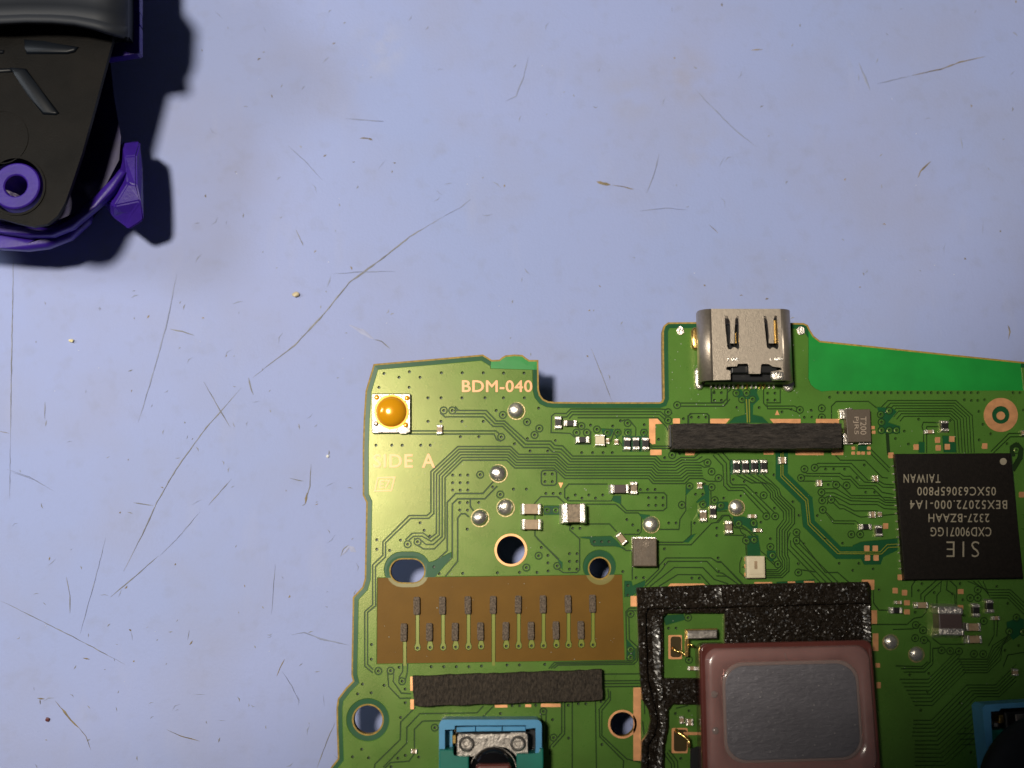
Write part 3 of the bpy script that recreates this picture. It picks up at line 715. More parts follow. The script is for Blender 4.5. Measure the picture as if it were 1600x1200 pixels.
for t, x, y, w, h, v in (('B', 513, 470, 26, 46, 1), ('B', 577, 477, 30, 48, 1), ('B', 1188, 795, 36, 54, 1), ('G', 478, 187, 62, 52, 0), ('G', 748, 354, 42, 50, 0),
                         ('G', 1160, 321, 44, 48, 0), ('G', 1138, 586, 50, 48, 0), ('G', 1190, 584, 30, 44, 1), ('G', 258, 597, 70, 28, 0), ('G', 298, 700, 70, 28, 0),
                         ('D', 898, 872, 74, 28, 0), ('O', 668, 382, 54, 26, 0), ('O', 1383, 497, 62, 28, 0), ('O', 1525, 895, 42, 54, 1),
                         ('J', 693, 1073, 52, 32, 0), ('A', 693, 668, 44, 80, 1), ('M', 472, 865, 64, 30, 0), ('D', 1592, 880, 40, 44, 1), ('L', 1490, 860, 60, 50, 0), ('L', 1432, 845, 34, 60, 1)):
    comp('capacitor', t, x, y, w, h, v, ht=0.04, ends='end', name='chip_capacitor')
comp('capacitor', 'E', 1365, 452, 164, 82, 0, 0.085, ends='thin')
comp('capacitor', 'E', 1367, 565, 164, 80, 0, 0.085, ends='thin')
comp('capacitor', 'F', 613, 575, 100, 50, 0, 0.07, -52, ends='thin')
comp('capacitor', 'O', 835, 402, 108, 46, 0, 0.06, ends='thin')
comp('capacitor', 'O', 1207, 562, 128, 60, 0, 0.07, ends='thin')
comp('capacitor', 'O', 1215, 652, 128, 58, 0, 0.07, ends='thin')
comp('dark', 'B', 600, 822, 160, 68, 0, 0.07, ends='thin', name='diode')
comp('brown', 'F', 1212, 405, 52, 96, 1, 0.055)
comp('brown', 'F', 1398, 490, 54, 104, 1, 0.06)
comp('brown', 'B', 704, 815, 52, 104, 1, 0.055)
comp('cream', 'B', 455, 466, 74, 98, 1, 0.07, ends='thin')
comp('brown', 'F', 262, 392, 200, 148, 0, 0.15, name='ceramic_capacitor')
comp('dark', 'O', 1012, 517, 190, 238, 1, 0.17, ends='end', name='ceramic_capacitor')

# coil, crystal, small power chip
ind = prism('inductor', pts('F', '703 570 876 570 878 776 706 776'), 0.004, 0.13, 'inductor', board, 0.012)
prism('solder_edge', pts('F', '692 560 870 562 870 580 705 584 712 782 700 780'), 0.004, 0.03, 'tin', ind)
def star(cx, cy, r, z, parent):
    bm = bmesh.new()
    for k in range(6):
        a = math.pi*k/6*2+math.pi/6
        for q in ribbon_edges([(cx, cy), (cx+r*math.cos(a), cy+r*math.sin(a))], 0.8)+ribbon_edges([(cx+r*.5*math.cos(a), cy+r*.5*math.sin(a)), (cx+r*.85*math.cos(a+.5), cy+r*.85*math.sin(a+.5))], 0.6):
            bm.faces.new([bm.verts.new(at(x, y, z+0.0002*k)) for x, y in q])
    o = link('marking', bm_mesh('marking', bm), None, 'chip_grey_print'); rel(o, parent)
star(*tp('F', 797, 610), 5.5, 0.1315, ind)
cry = prism('crystal_oscillator', pts('G', '218 888 354 888 358 1050 222 1052'), 0.004, 0.09, 'cream', board, 0.01)
prism('lid', pts('G', '232 902 342 902 345 1022 235 1024'), 0.089, 0.094, 'cream', cry, 0.004)
prism('lid_window', pts('G', '276 925 298 925 299 985 277 985'), 0.094, 0.0955, 'cap_tan', cry)
for yy in (912, 962, 1025): prism('terminal', pts('G', '205 %d 222 %d 222 %d 205 %d' % (yy-14, yy-14, yy+14, yy+14)), 0.004, 0.02, 'copper', cry)
pw = prism('power_chip', pts('D', '288 705 470 702 478 942 305 946'), 0.004, 0.10, 'chip_grey', board, 0.006)
for s in ('244 702 288 702 285 775 250 775', '268 880 302 880 302 946 272 950', '270 946 345 946 345 962 272 962', '385 946 475 946 476 962 388 964', '290 696 340 694 340 706 290 706'):
    prism('terminal', pts('D', s), 0.004, 0.045, 'tin', pw, 0.006)
text('marking', 'T200', tp('D', 397, 756), tp('D', 397, 890), tp('D', 441, 756), 0.1015, 'chip_grey_print', pw, 0.0)
text('marking', 'PJR5', tp('D', 343, 758), tp('D', 343, 888), tp('D', 384, 758), 0.1015, 'chip_grey_print', pw, 0.0)

# the large processor
CH = 0.085
cp = pts('H', '652 137 1503 131')+[(1599.5, 903)]+pts('H', '722 1064')
chip = prism('processor_chip', cp, 0.022, CH, 'chip_black', board, 0.006)
tag(chip, 'large square black chip printed upside down in pale letters')
prism('substrate', [(1396.5, 711), (1581, 708.5), (1598, 905), (1410, 907.5)], 0.004, 0.021, 'via_pit', chip)
for body, xr, xl, y0, y1, sp in (('TAIWAN', 985, 715, 286, 350, 1.25), ('05XC63065P800', 1393, 816, 380, 444, 1.15), ('BEX52072.000-1A4', 1476, 761, 478, 543, 1.2),
                                 ('2327-BZAAH', 1345, 898, 577, 640, 1.15), ('CXD90071GG', 1360, 914, 676, 744, 1.12), ('SIE', 1270, 1030, 780, 896, 1.4)):
    text('lettering', body, tp('H', xr, y0), tp('H', xl, y0), tp('H', xr, y1), CH+0.0012, 'chip_print', chip, -0.012 if body == 'SIE' else 0.004, sp)
prism('pin_dot', circ(*tp('H', 1448, 193), 5.4, 24), CH-0.002, CH+0.0015, 'chip_print', chip)
def blob_mesh(name, r, h, m, n=12, rough=0.0):
    bm = bmesh.new(); prev = None; rings_ = []
    for j in range(6):
        t = j/6*math.pi/2; rr = r*math.cos(t); zz = h*math.sin(t)
        rings_.append([bm.verts.new((rr*math.cos(2*math.pi*i/n)*(1+random.uniform(-rough, rough)), rr*math.sin(2*math.pi*i/n)*(1+random.uniform(-rough, rough)), zz)) for i in range(n)])
    top = bm.verts.new((0, 0, h))
    for a, b in zip(rings_[:-1], rings_[1:]):
        for i in range(n): bm.faces.new((a[i], a[(i+1) % n], b[(i+1) % n], b[i]))
    for i in range(n): bm.faces.new((rings_[-1][i], rings_[-1][(i+1) % n], top))
    bm.faces.new(rings_[0][::-1])
    me = bm_mesh(name, bm, True); me.materials.append(MATS[m]); return me
bl = blob_mesh('solder_ball', 2.0*PX, 0.03, 'solder', 8)
for i in range(14):
    y = 228+i*58; x = 632+(y-228)*0.072
    p = at(*tp('H', x, y), 0.0); o = link('solder_ball', bl); o.location = (p.x, p.y, 0.0); rel(o, chip)

# solder joints: domed beads on the board
for k, (t, x, y, r) in enumerate((('A', 1252, 525, 64), ('E', 1120, 185, 66), ('E', 1173, 437, 66), ('E', 985, 512, 66), ('F', 832, 467, 62), ('F', 1460, 341, 60), ('O', 615, 672, 58), ('O', 805, 762, 58))):
    p = at(*tp(t, x, y), 0.0)
    me = blob_mesh('solder_joint', r*K*PX*0.93, r*K*PX*random.uniform(0.5, 0.75), 'solder', 20, 0.03)
    o = link('solder_joint', me, board); o.location = (p.x, p.y, 0.104); o.rotation_euler = (random.uniform(-.10, .10), random.uniform(-.10, .10), k*1.3); o.scale = (random.uniform(.92, 1.06), random.uniform(.92, 1.06), random.uniform(.8, 1.15))
    ring = ring_plate('land', *tp(t, x+4, y+3), r*K*0.90, r*K*1.03, 'land', 0.011)
    ring.name = 'solder_land'

# carbon contacts of the brown field
cme = canon('contact', [(-.5, .5, -.5, .5, 0, 1, 0)], 'carbon', 0.14)
for i in range(8):
    for X, y in ((UP_X[i], 946.5-0.012*(UP_X[i]-651)), (LO_X[i], 988-0.013*(LO_X[i]-631))):
        p = at(X, y, 0.0); o = link('contact_pad', cme, board); o.location = (p.x, p.y, 0.1); o.scale = (9.6*PX, 26.5*PX, 0.035)
        o.rotation_euler = (0, 0, random.uniform(-.02, .02))

# foam strips over the flat cable sockets
def foam(name, quad, h, m, n=26):
    bm = bmesh.new(); a, b, c, d = [at(x, y, h) for x, y in quad]
    def P(u, v): return (a*(1-u)+b*u)*(1-v)+(d*(1-u)+c*u)*v
    loop = [(i/n, 0) for i in range(n)]+[(1, i/4) for i in range(4)]+[(1-i/n, 1) for i in range(n)]+[(0, 1-i/4) for i in range(4)]
    top = []
    for u, v in loop:
        q = P(u, v); top.append(bm.verts.new((q.x+random.uniform(-.006, .006), q.y+random.uniform(-.005, .005), h+random.uniform(-.006, .004))))
    bot = [bm.verts.new((v.co.x, v.co.y, 0.006)) for v in top]
    bm.faces.new(top); bm.faces.new(bot[::-1]); L_ = len(top)
    for i in range(L_): bm.faces.new((top[i], bot[i], bot[(i+1) % L_], top[(i+1) % L_]))
    bmesh.ops.bevel(bm, geom=[e for e in bm.edges if all(v.co.z > h*0.8 for v in e.verts)], offset=0.010, segments=2, profile=0.5, affect='EDGES')
    o = link(name, bm_mesh(name, bm), None, m); rel(o, board); return o
foam('foam_strip', [(1051, 662), (1315, 661), (1316.5, 700), (1051, 701)], 0.22, 'foam_ribbed')
foam('foam_strip', [(644.5, 1057), (940, 1047), (941.5, 1094), (646.5, 1104)], 0.13, 'foam_grain')
prism('socket', [(1046, 663), (1056, 663), (1056, 699), (1046, 699)], 0.006, 0.12, 'black_plastic', board, 0.01)

# dome switch
sw = prism('dome_switch', rrect(580.5, 614.5, 642, 677, 3), 0.005, 0.045, 'silver_frame', board, 0.012, 2)
prism('frame_recess', rrect(586, 619, 637, 671, 7), 0.046, 0.049, 'silver_frame', sw, 0.003)
def dome(name, px, py, r, h, z0, m, parent, n=32):
    p = at(px, py, z0); R = []
    for j in range(8):
        t = j/8*math.pi/2; R.append([(p.x+r*PX*math.cos(t)*math.cos(2*math.pi*i/n), p.y+r*PX*math.cos(t)*math.sin(2*math.pi*i/n), z0+h*math.sin(t)) for i in range(n)])
    return loft(name, R, m, parent, smooth=True)
dome('dome', 611.5, 643.5, 24, 0.085, 0.046, 'amber', sw)
prism('film_ring', circ(611.5, 643.5, 27, 32), 0.0495, 0.053, 'amber', sw, holes=[circ(611.5, 643.5, 23, 32)])
prism('film_tab', [(601, 619), (620, 619), (623, 628), (598, 628)], 0.048, 0.056, 'amber', sw, 0.003)
for x, y in ((589, 621), (636, 622), (634, 664), (588, 662)): dome('corner_window', x, y, 4.2, 0.014, 0.046, 'amber' if y < 660 or x > 600 else 'silver_frame', sw, 14)
for x, y in ((587, 674), (630, 675)): prism('terminal', rrect(x-6, y-3, x+6, y+3, 2), 0.005, 0.05, 'tin', sw, 0.006)

# ------------------------------------------------------------------ the metal port
UZ = 0.30
port = empty('usb_port', at(1167, 545, 0.0)); port.parent = board; port.matrix_parent_inverse = Matrix.Translation((0, 0, 0.1))
tag(port, 'brushed metal receptacle with two forked spring slots and a row of pins')
def U(s): return pts('U', s)
rear = U('1292 1056 1288 930 1250 925 1130 928 1112 980 1112 1000 1118 930 1262 908 1250 884 1130 868 1080 834 990 830 970 850 962 968 800 968 795 850 780 828 652 830 632 864 492 872 484 910 545 930 545 1052')
x0 = at(1113, 545, UZ).x; x1 = at(1222, 545, UZ).x
yF = at(1167, 482.5, UZ).y; yB = at(1167, 594.0, UZ).y
top_out = [(x0, yF), (x1, yF), (x1, yB)]+[tuple(at(x, y, UZ)[:2]) for x, y in U('1130 1056 1115 985 1112 940 1262 912 1250 884 1130 868 1080 834 990 830 970 850 962 968 800 968 795 850 780 828 652 830 632 864 492 872 484 910 545 930 545 1052')]+[(x0, yB)]
sl1 = [tuple(at(x, y, UZ)[:2]) for x, y in U('465 160 505 168 538 240 546 400 540 545 600 548 602 380 612 210 628 160 658 168 668 600 655 634 610 602 580 602 555 630 520 630 500 590 472 300')]
sl2 = [tuple(at(x, y, UZ)[:2]) for x, y in U('1005 165 1040 172 1062 250 1078 420 1078 545 1148 548 1148 400 1142 215 1160 158 1194 170 1214 600 1196 634 1150 606 1120 606 1092 630 1052 600 1024 350')]
wprism('shell_top', top_out, UZ-0.022, UZ, 'steel', port, holes=[sl1, sl2])
def side(xc, sgn):
    R0 = 0.115; n = 15; prof = []
    def arc(r):
        o = []
        for i in range(8): t = math.pi/2-math.pi/2*i/7; o.append((xc+sgn*r*math.cos(t), UZ-R0+r*math.sin(t)))
        for i in range(8): t = -math.pi/2*i/7; o.append((xc+sgn*r*math.cos(t), 0.006+R0+r*math.sin(t)))
        return o
    prof = arc(R0)+arc(R0-0.022)[::-1]
    a = [(x, yF, z) for x, z in prof]; b = [(x, yB, z) for x, z in prof]
    bm = bmesh.new(); A_ = [bm.verts.new(p) for p in a]; B_ = [bm.verts.new(p) for p in b]; m_ = len(A_)
    for i in range(m_): bm.faces.new((A_[i], A_[(i+1) % m_], B_[(i+1) % m_], B_[i]))
    for q in (A_, B_):
        for i in range(n): bm.faces.new((q[i], q[i+1], q[2*n-i], q[2*n+1-i]))
    o = link('shell_side', bm_mesh('shell_side', bm, True), None, 'steel'); rel(o, port)
side(x0, -1); side(x1, 1)
wprism('shell_bottom', [(x0, yF), (x1, yF), (x1, yB), (x0, yB)], 0.006, 0.024, 'steel', port)
wprism('insulator', [(x0-0.05, yF-0.12), (x1+0.05, yF-0.12), (x1+0.05, yB-0.0), (x0-0.05, yB-0.0)], 0.026, 0.19, 'black_plastic', port, 0.02)
wprism('insulator_block', [tuple(at(x, y, 0.25)[:2]) for x, y in U('560 850 1200 850 1200 960 560 960')], 0.188, 0.25, 'black_plastic', port, 0.012)
for s in ('545 420 605 420 604 548 545 545', '1082 430 1146 430 1146 548 1080 545'): prism('spring_tip', U(s), UZ-0.06, UZ-0.028, 'steel', port)
prism('contact', U('1142 225 1180 225 1190 545 1155 545'), 0.20, 0.235, 'gold', port)
prism('contact', U('606 400 622 400 626 545 606 545'), 0.20, 0.235, 'gold', port)
for s in ('500 752 530 746 532 790 502 790', '560 748 640 742 668 768 640 786 562 790', '1096 752 1120 748 1122 788 1098 788', '1158 748 1250 740 1276 765 1250 784 1160 790'):
    prism('dimple', U(s), UZ-0.004, UZ+0.006, 'tin', port, 0.003)
prism('rear_tab', U('1112 938 1190 930 1288 938 1292 1056 1135 1056 1112 1000'), UZ-0.03, UZ+0.014, 'tin', port, 0.02, 3, True)
for i in range(15):
    x = 262+i*62+(random.uniform(-4, 4)); w = 20
    c = tp('U', x+w/2, 1105); p0 = at(c[0], 596, 0.10); p1 = at(c[0], 605, 0.012)
    bm = bmesh.new(); hw = 1.35*PX
    sec = [(p0.y, 0.11), (p0.y-0.012, 0.085), (p1.y+0.012, 0.030), (p1.y-0.015, 0.022), (p1.y-0.015, 0.006), (p1.y+0.03, 0.006), (p0.y+0.02, 0.085)]
    A_ = [bm.verts.new((p1.x-hw, y, z)) for y, z in sec]; B_ = [bm.verts.new((p1.x+hw, y, z)) for y, z in sec]
    bm.faces.new(A_); bm.faces.new(B_[::-1])
    for j in range(len(sec)): bm.faces.new((A_[j], A_[(j+1) % len(sec)], B_[(j+1) % len(sec)], B_[j]))
    o = link('pin', bm_mesh('pin', bm), None, 'gold' if i in (6, 8, 11, 12) else 'tin'); rel(o, port)
for s, m_ in (((1086.5, 529), 'gold'), ((1092, 591), 'tin'), ((1232, 602), 'tin')):
    x, y = s; prism('solder_lug', stadium(x, y-12 if x < 1200 else y-4, x+0.8, y+11 if x < 1200 else y+1, 6.2 if x < 1200 else 8.5), 0.005, 0.05, m_, port, 0.022, 3, True)
for x, y in ((1063.5, 516.5), (1251.5, 516)):
    prism('solder_spot', [(x+6.5*math.cos(a)*random.uniform(.8, 1.1), y+7*math.sin(a)*random.uniform(.8, 1.1)) for a in [i*math.pi/8 for i in range(16)]], 0.005, 0.02, 'tin', board, 0.006)

# ------------------------------------------------------------------ black gasket round the speaker
go = [(995, 918), (1100, 914), (1230, 911), (1357, 909), (1361, 915), (1362, 1010), (1133, 1010), (1133, 958), (1042, 958), (1036, 964), (1036, 1060), (1100, 1060), (1100, 1101), (1050, 1101), (1044, 1110), (1044, 1136),
      (1038, 1168), (1036, 1240), (1002, 1240), (1003, 1160), (1013, 1146), (1017, 1126), (1014, 1110), (1004, 1094), (1000, 1050)]
def crumpled(name, ppts, z0, z1, m, parent, step=2.1, amp=0.0065):
    """a foam slab whose top is a sheet of small uneven facets"""
    w = []; n = len(ppts)
    for i in range(n):
        a, b = ppts[i], ppts[(i+1) % n]; k = max(1, int(math.hypot(b[0]-a[0], b[1]-a[1])/step))
        w += [(a[0]+(b[0]-a[0])*j/k, a[1]+(b[1]-a[1])*j/k) for j in range(k)]
    nb = len(w); xs = [p[0] for p in w]; ys = [p[1] for p in w]; p = list(w); core = offset(ppts, step*0.6)
    y = min(ys)
    while y < max(ys):
        x = min(xs)
        while x < max(xs):
            q = (x+random.uniform(-.45, .45)*step, y+random.uniform(-.45, .45)*step)
            if inside(q, ppts) and inside(q, core): p.append(q)
            x += step
        y += step
    co = [at(x, y, z1).to_2d() for x, y in p]
    vv, ee, ff, ov = delaunay_2d_cdt(co, [(i, (i+1) % nb) for i in range(nb)], [], 0, 1e-6)[:4]
    ww = [tuple(at(x, y, z1)[:2]) for x, y in ppts]
    bm = bmesh.new(); T = []
    for v, o in zip(vv, ov):
        edge = any(i < nb for i in o)
        T.append(bm.verts.new((v.x, v.y, z1-(0.012 if edge else 0)+random.gauss(0, amp)*(0.4 if edge else 1))))
    for f in ff:
        c = sum((vv[i] for i in f), Vector((0, 0)))/len(f)
        if inside(c, ww): bm.faces.new([T[i] for i in f])
    bed = [e for e in bm.edges if len(e.link_faces) == 1]
    r = bmesh.ops.extrude_edge_only(bm, edges=bed)
    for v in [g for g in r['geom'] if isinstance(g, bmesh.types.BMVert)]: v.co.z = z0
    for v in [v for v in bm.verts if not v.link_faces]: bm.verts.remove(v)
    o = link(name, bm_mesh(name, bm), None, m); rel(o, parent); return o
gk = crumpled('foam_gasket', go, 0.006, 0.085, 'foam_gloss', board)
crumpled('outer_lip', [(995, 918), (1100, 914), (1230, 911), (1357, 909), (1359, 942), (1120, 949), (1012, 951), (1009, 960), (1012, 1060), (1024, 1108), (1027, 1128), (1022, 1150), (1012, 1165), (1012, 1240), (1002, 1240), (1003, 1160), (1013, 1146), (1017, 1126), (1014, 1110), (1004, 1094), (1000, 1050)],
      0.07, 0.15, 'foam_gloss', gk)
def tilted(name, left, right, zl, zr, parent, nu=4, step=2.2):
    """a raised crease of the foam that leans to the left, faceted, with a drop on its right"""
    bm = bmesh.new(); rows = []
    def along(p, t):
        k = t*(len(p)-1); i = min(int(k), len(p)-2); f = k-i
        return (p[i][0]*(1-f)+p[i+1][0]*f, p[i][1]*(1-f)+p[i+1][1]*f)
    n = max(3, int(math.hypot(left[-1][0]-left[0][0], left[-1][1]-left[0][1])/step))
    for j in range(n+1):
        l, r = along(left, j/n), along(right, j/n); row = []
        for i in range(nu+1):
            u = i/nu; z = zl+(zr-zl)*u+random.gauss(0, 0.0022)
            row.append(bm.verts.new(at(l[0]*(1-u)+r[0]*u+random.uniform(-.5, .5), l[1]*(1-u)+r[1]*u+random.uniform(-.5, .5), z)))
        q = row[-1].co; row.append(bm.verts.new((q.x+0.004, q.y, zl-0.03))); rows.append(row)
    for p, q in zip(rows[:-1], rows[1:]):
        for i in range(len(p)-1):
            bm.faces.new((p[i], p[i+1], q[i+1])); bm.faces.new((p[i], q[i+1], q[i]))
    o = link(name, bm_mesh(name, bm), None, 'foam_skin'); rel(o, parent); return o
tilted('ridge', [(1018, 964), (1019, 990), (1022, 1060), (1029, 1094)], [(1023, 962), (1031, 982), (1033, 1060), (1036, 1092)], 0.088, 0.111, gk)
tilted('ridge', [(1028, 1098), (1033, 1128), (1028, 1165), (1025, 1235)], [(1037, 1100), (1041, 1130), (1035, 1168), (1032, 1235)], 0.088, 0.106, gk)
tilted('fold', [(1116, 918), (1118, 936)], [(1126, 917), (1129, 942)], 0.150, 0.168, gk)
tilted('fold', [(1347, 946), (1350, 1002)], [(1359, 945), (1361, 1002)], 0.088, 0.110, gk)

# plated openings and spring contacts of the speaker
for q in (pts('K', '1338 622 1438 622 1438 798 1338 800'), pts('L', '1362 906 1480 906 1480 1092 1364 1092')):
    xs = [p[0] for p in q]; ys = [p[1] for p in q]
    f = prism('plated_opening', rrect(min(xs), min(ys), max(xs), max(ys), 2, 3), 0.005, 0.012, 'copper', board, holes=[rrect(min(xs)+3.5, min(ys)+2.5, max(xs)-1, max(ys)-3, 4, 3)])
    prism('opening_floor', rrect(min(xs)+3.5, min(ys)+2.5, max(xs)-1, max(ys)-3, 4, 3), 0.0056, 0.0075, 'opening', f) if 'opening' in MATS else None
sc1 = prism('spring_contact', pts('M', '424 578 664 572 664 600 452 604 450 780 424 782'), 0.10, 0.115, 'gold', board, 0.004)
prism('contact_top', pts('M', '444 590 662 584 662 646 444 652'), 0.10, 0.165, 'steel_plate', sc1, 0.008)
def wire(name, p3, r, m, parent, n=6):
    bm = bmesh.new(); R = []
    for i, p in enumerate(p3):
        p = Vector(p); d = Vector(p3[min(i+1, len(p3)-1)])-Vector(p3[max(i-1, 0)]); d.normalize()
        u = d.cross(Vector((0, 0, 1)));  u = u.normalized() if u.length > 1e-4 else Vector((1, 0, 0)); w = d.cross(u)
        R.append([bm.verts.new(p+u*(r*math.cos(2*math.pi*k/n))+w*(r*math.sin(2*math.pi*k/n))) for k in range(n)])
    for a, b in zip(R[:-1], R[1:]):
        for k in range(n): bm.faces.new((a[k], a[(k+1) % n], b[(k+1) % n], b[k]))
    bm.faces.new(R[0][::-1]); bm.faces.new(R[-1])
    o = link(name, bm_mesh(name, bm, True), None, m)
    if parent is not None: rel(o, parent)
    return o
wire('spring', [at(*tp('M', 335, 715), .03), at(*tp('M', 352, 735), .06), at(*tp('M', 372, 745), .05), at(*tp('M', 392, 740), .07), at(*tp('M', 412, 765), .05), at(*tp('M', 425, 760), .08)], 0.014, 'gold', sc1)
wire('spring', [at(*tp('M', 450, 700), .12), at(*tp('M', 470, 690), .14), at(*tp('M', 488, 715), .14)], 0.012, 'gold', sc1)
sc2 = wire('spring_contact', [at(*tp('L', 1392, 918), .03), at(*tp('L', 1415, 945), .06), at(*tp('L', 1450, 965), .06), at(*tp('L', 1488, 995), .09), at(*tp('L', 1494, 1050), .11)], 0.016, 'gold', board)
prism('arm', pts('L', '1500 1060 1560 1040 1560 1230 1500 1230'), 0.08, 0.10, 'black_plastic', sc2)
prism('copper_pad', pts('L', '1450 936 1560 936 1560 958 1450 958'), 0, 0.010, 'copper', board)

# ------------------------------------------------------------------ the speaker
SZ = 0.44
def quad_ring(z, ins, r, n=7, q=((1095.5, 1007), (1365, 1000.5), (1381, 1217), (1101, 1226))):
    """rounded ring on the speaker's own slightly turned outline; ins = (left, top, right, bottom)"""
    W, Hh = 270.0, 216.0
    o = rrect(ins[0], ins[1], W-ins[2], Hh-ins[3], r, n)
    A_, B_, C_, D_ = [at(x, y, SZ) for x, y in q]; out = []
    for x, y in o:
        u, v = x/W, y/Hh
        p = (A_*(1-u)+B_*u)*(1-v)+(D_*(1-u)+C_*u)*v
        out.append((p.x, p.y, z))
    return out
spk = empty('speaker', at(1235, 1110, 0.006))
tag(spk, 'small pink plastic speaker with grey rectangular diaphragm on the black gasket', 'speaker')
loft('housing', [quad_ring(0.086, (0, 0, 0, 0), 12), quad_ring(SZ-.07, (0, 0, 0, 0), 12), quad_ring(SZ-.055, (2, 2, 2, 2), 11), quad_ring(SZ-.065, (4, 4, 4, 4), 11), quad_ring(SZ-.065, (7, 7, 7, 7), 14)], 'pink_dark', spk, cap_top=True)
loft('bezel', [quad_ring(SZ-.061, (7, 7, 6, 7), 20), quad_ring(SZ-.012, (9, 9, 8, 9), 22), quad_ring(SZ, (12, 11, 10, 12), 24), quad_ring(SZ, (30, 28, 25, 28), 32), quad_ring(SZ-.02, (32, 30, 27, 30), 32), quad_ring(SZ-.022, (35, 33, 30, 33), 31)], 'pink_plastic', spk, cap_bottom=False)
loft('surround', [quad_ring(SZ-.0215, (31.5, 29.5, 26.5, 29.5), 32), quad_ring(SZ+.002, (33, 31, 28, 31), 32), quad_ring(SZ-.008, (36, 34, 31, 34), 31)], 'clear_rim', spk, cap_bottom=False)
loft('diaphragm', [quad_ring(SZ-.009, (36, 35, 31, 34), 31), quad_ring(SZ-.004, (37, 36, 32, 35), 31)], 'diaphragm', spk, smooth=False)
for x, y in ((1116, 1085), (1118, 1142)):
    dome('moulding_mark', x, y, 5, 0.012, SZ, 'clear_rim', spk, 14)
prism('moulding_mark', [(1111, 1083), (1122, 1082), (1122, 1085), (1111, 1086)], SZ+0.006, SZ+0.016, 'clear_rim', spk, 0.003)
wire('hair_scratch', [at(1226, 1020, SZ+.002), at(1228, 1026, SZ+.003), at(1231, 1031, SZ+.003)], 0.0035, 'clear_rim', spk)

# ------------------------------------------------------------------ analog stick modules
def S(s): return pts('S', s)
st = prism('analog_stick', [(686, 1230)]+rrect(686, 1124.5, 846.5, 1250, 9, 5)[12:24]+[(846.5, 1230)], 0.006, 0.27, 'blue_plastic', board, 0.008, 2,
           holes=[[(695, 1240)]+S('200 362 325 358 322 310 1215 306 1215 352 1335 338 1338 590 1300 900')+[(835, 1228), (695, 1228)]])
tag(st, 'blue stick module with riveted steel plate and teal corner blocks')
prism('floor', [(694, 1136), (840, 1136), (840, 1232), (694, 1232)], 0.006, 0.05, 'black_plastic', st)
prism('inner_wall', S('345 330 582 322 582 385 345 392'), 0.05, 0.22, 'blue_plastic', st, 0.006)
prism('inner_wall', S('590 322 915 322 915 382 590 385'), 0.05, 0.24, 'blue_plastic', st, 0.006)
prism('inner_wall', S('922 320 1210 320 1210 378 922 382'), 0.05, 0.22, 'blue_plastic', st, 0.006)
prism('side_wall', S('205 372 300 370 300 582 205 586'), 0.05, 0.13, 'blue_plastic', st, 0.006)
for s in ('130 612 305 612 305 700 500 700 500 1060 130 1060', '1095 665 1385 665 1385 600 1432 600 1432 1060 1095 1060'):
    prism('corner_block', S(s), 0.006, 0.33, 'teal_plastic', st, 0.010)
pl = prism('plate', S('355 450 375 415 540 408 575 432 1010 420 1040 395 1205 392 1240 430 1242 690 1090 700 1060 640 980 580 830 555 680 585 600 650 560 700 345 700'), 0.20, 0.235, 'steel_plate', st, 0.006)
for x, y in ((470, 535), (1110, 530)):
    px, py = tp('S', x, y); p = at(px, py, 0.236)
    R = [[(p.x+r*PX*math.cos(2*math.pi*i/20), p.y+r*PX*math.sin(2*math.pi*i/20), z) for i in range(20)] for r, z in ((11.2, .234), (11, .262), (9, .272), (7, .262), (4, .262), (3, .25))]
    loft('rivet', R, 'steel_plate', st, smooth=False)
c0 = tp('S', 805, 865)
dome('stick_boot', *c0, 34.5, 0.20, 0.20, 'black_gloss' if 'black_gloss' in MATS else 'black_plastic', st, 36)
ring_plate('boot_ring', *c0, 33.5, 36.5, 'steel_plate', 0.25, st)
prism('stick_post', S('590 815 640 800 1010 795 1030 830 1040 1000 580 1000'), 0.36, 0.46, 'red_brown', st, 0.03, 3)
prism('contact', S('292 430 338 425 340 535 295 540'), 0.08, 0.21, 'gold', st, 0.005)

bx = prism('analog_stick', [(1535, 1106), (1540, 1101), (1604, 1097), (1700, 1091), (1710, 1260), (1550, 1260)], 0.006, 0.25, 'blue_plastic', board,
           holes=[[(1548, 1112), (1561, 1111), (1564, 1107), (1690, 1101), (1695, 1250), (1556, 1250)]])
tag(bx, 'blue stick module with a black thumb cap in the dim corner')
prism('floor', [(1540, 1100), (1700, 1096), (1705, 1256), (1546, 1256)], 0.006, 0.05, 'black_plastic', bx)
prism('corner_block', [(1547, 1141), (1586, 1139), (1640, 1150), (1640, 1240), (1551, 1240)], 0.02, 0.2, 'teal_plastic', bx, 0.01)
prism('contact', [(1561, 1118), (1568, 1117.5), (1568, 1130), (1561.5, 1130.5)], 0.08, 0.2, 'gold', bx, 0.004)
prism('post', [(1554, 1130), (1560, 1129.5), (1560, 1136), (1554.5, 1136.5)], 0.08, 0.2, 'tin', bx, 0.01)
prism('bracket', [(1569, 1112), (1690, 1106), (1690, 1150), (1595, 1152), (1572, 1146)], 0.05, 0.19, 'black_plastic', bx, 0.02)
prism('plate', [(1587, 1116), (1640, 1114), (1640, 1140), (1589, 1141)], 0.188, 0.205, 'steel_plate', bx, 0.006)
dome('thumb_cap', 1655, 1245, 116, 0.26, 0.42, 'rubber_black', bx, 40)
wire('cap_stem', [at(1655, 1225, 0.1), at(1655, 1225, 0.5)], 0.25, 'rubber_black', bx, 16)

# parts on the underside that carry the board above the mat
for q in ([(700, 1135), (830, 1135), (830, 1225), (700, 1225)], [(1150, 700), (1330, 700), (1330, 820), (1150, 820)], [(1480, 720), (1590, 720), (1590, 860), (1480, 860)]):
    prism('underside_block', q, MAT_Z+0.002, -0.101, 'black_plastic', board, 0.0)

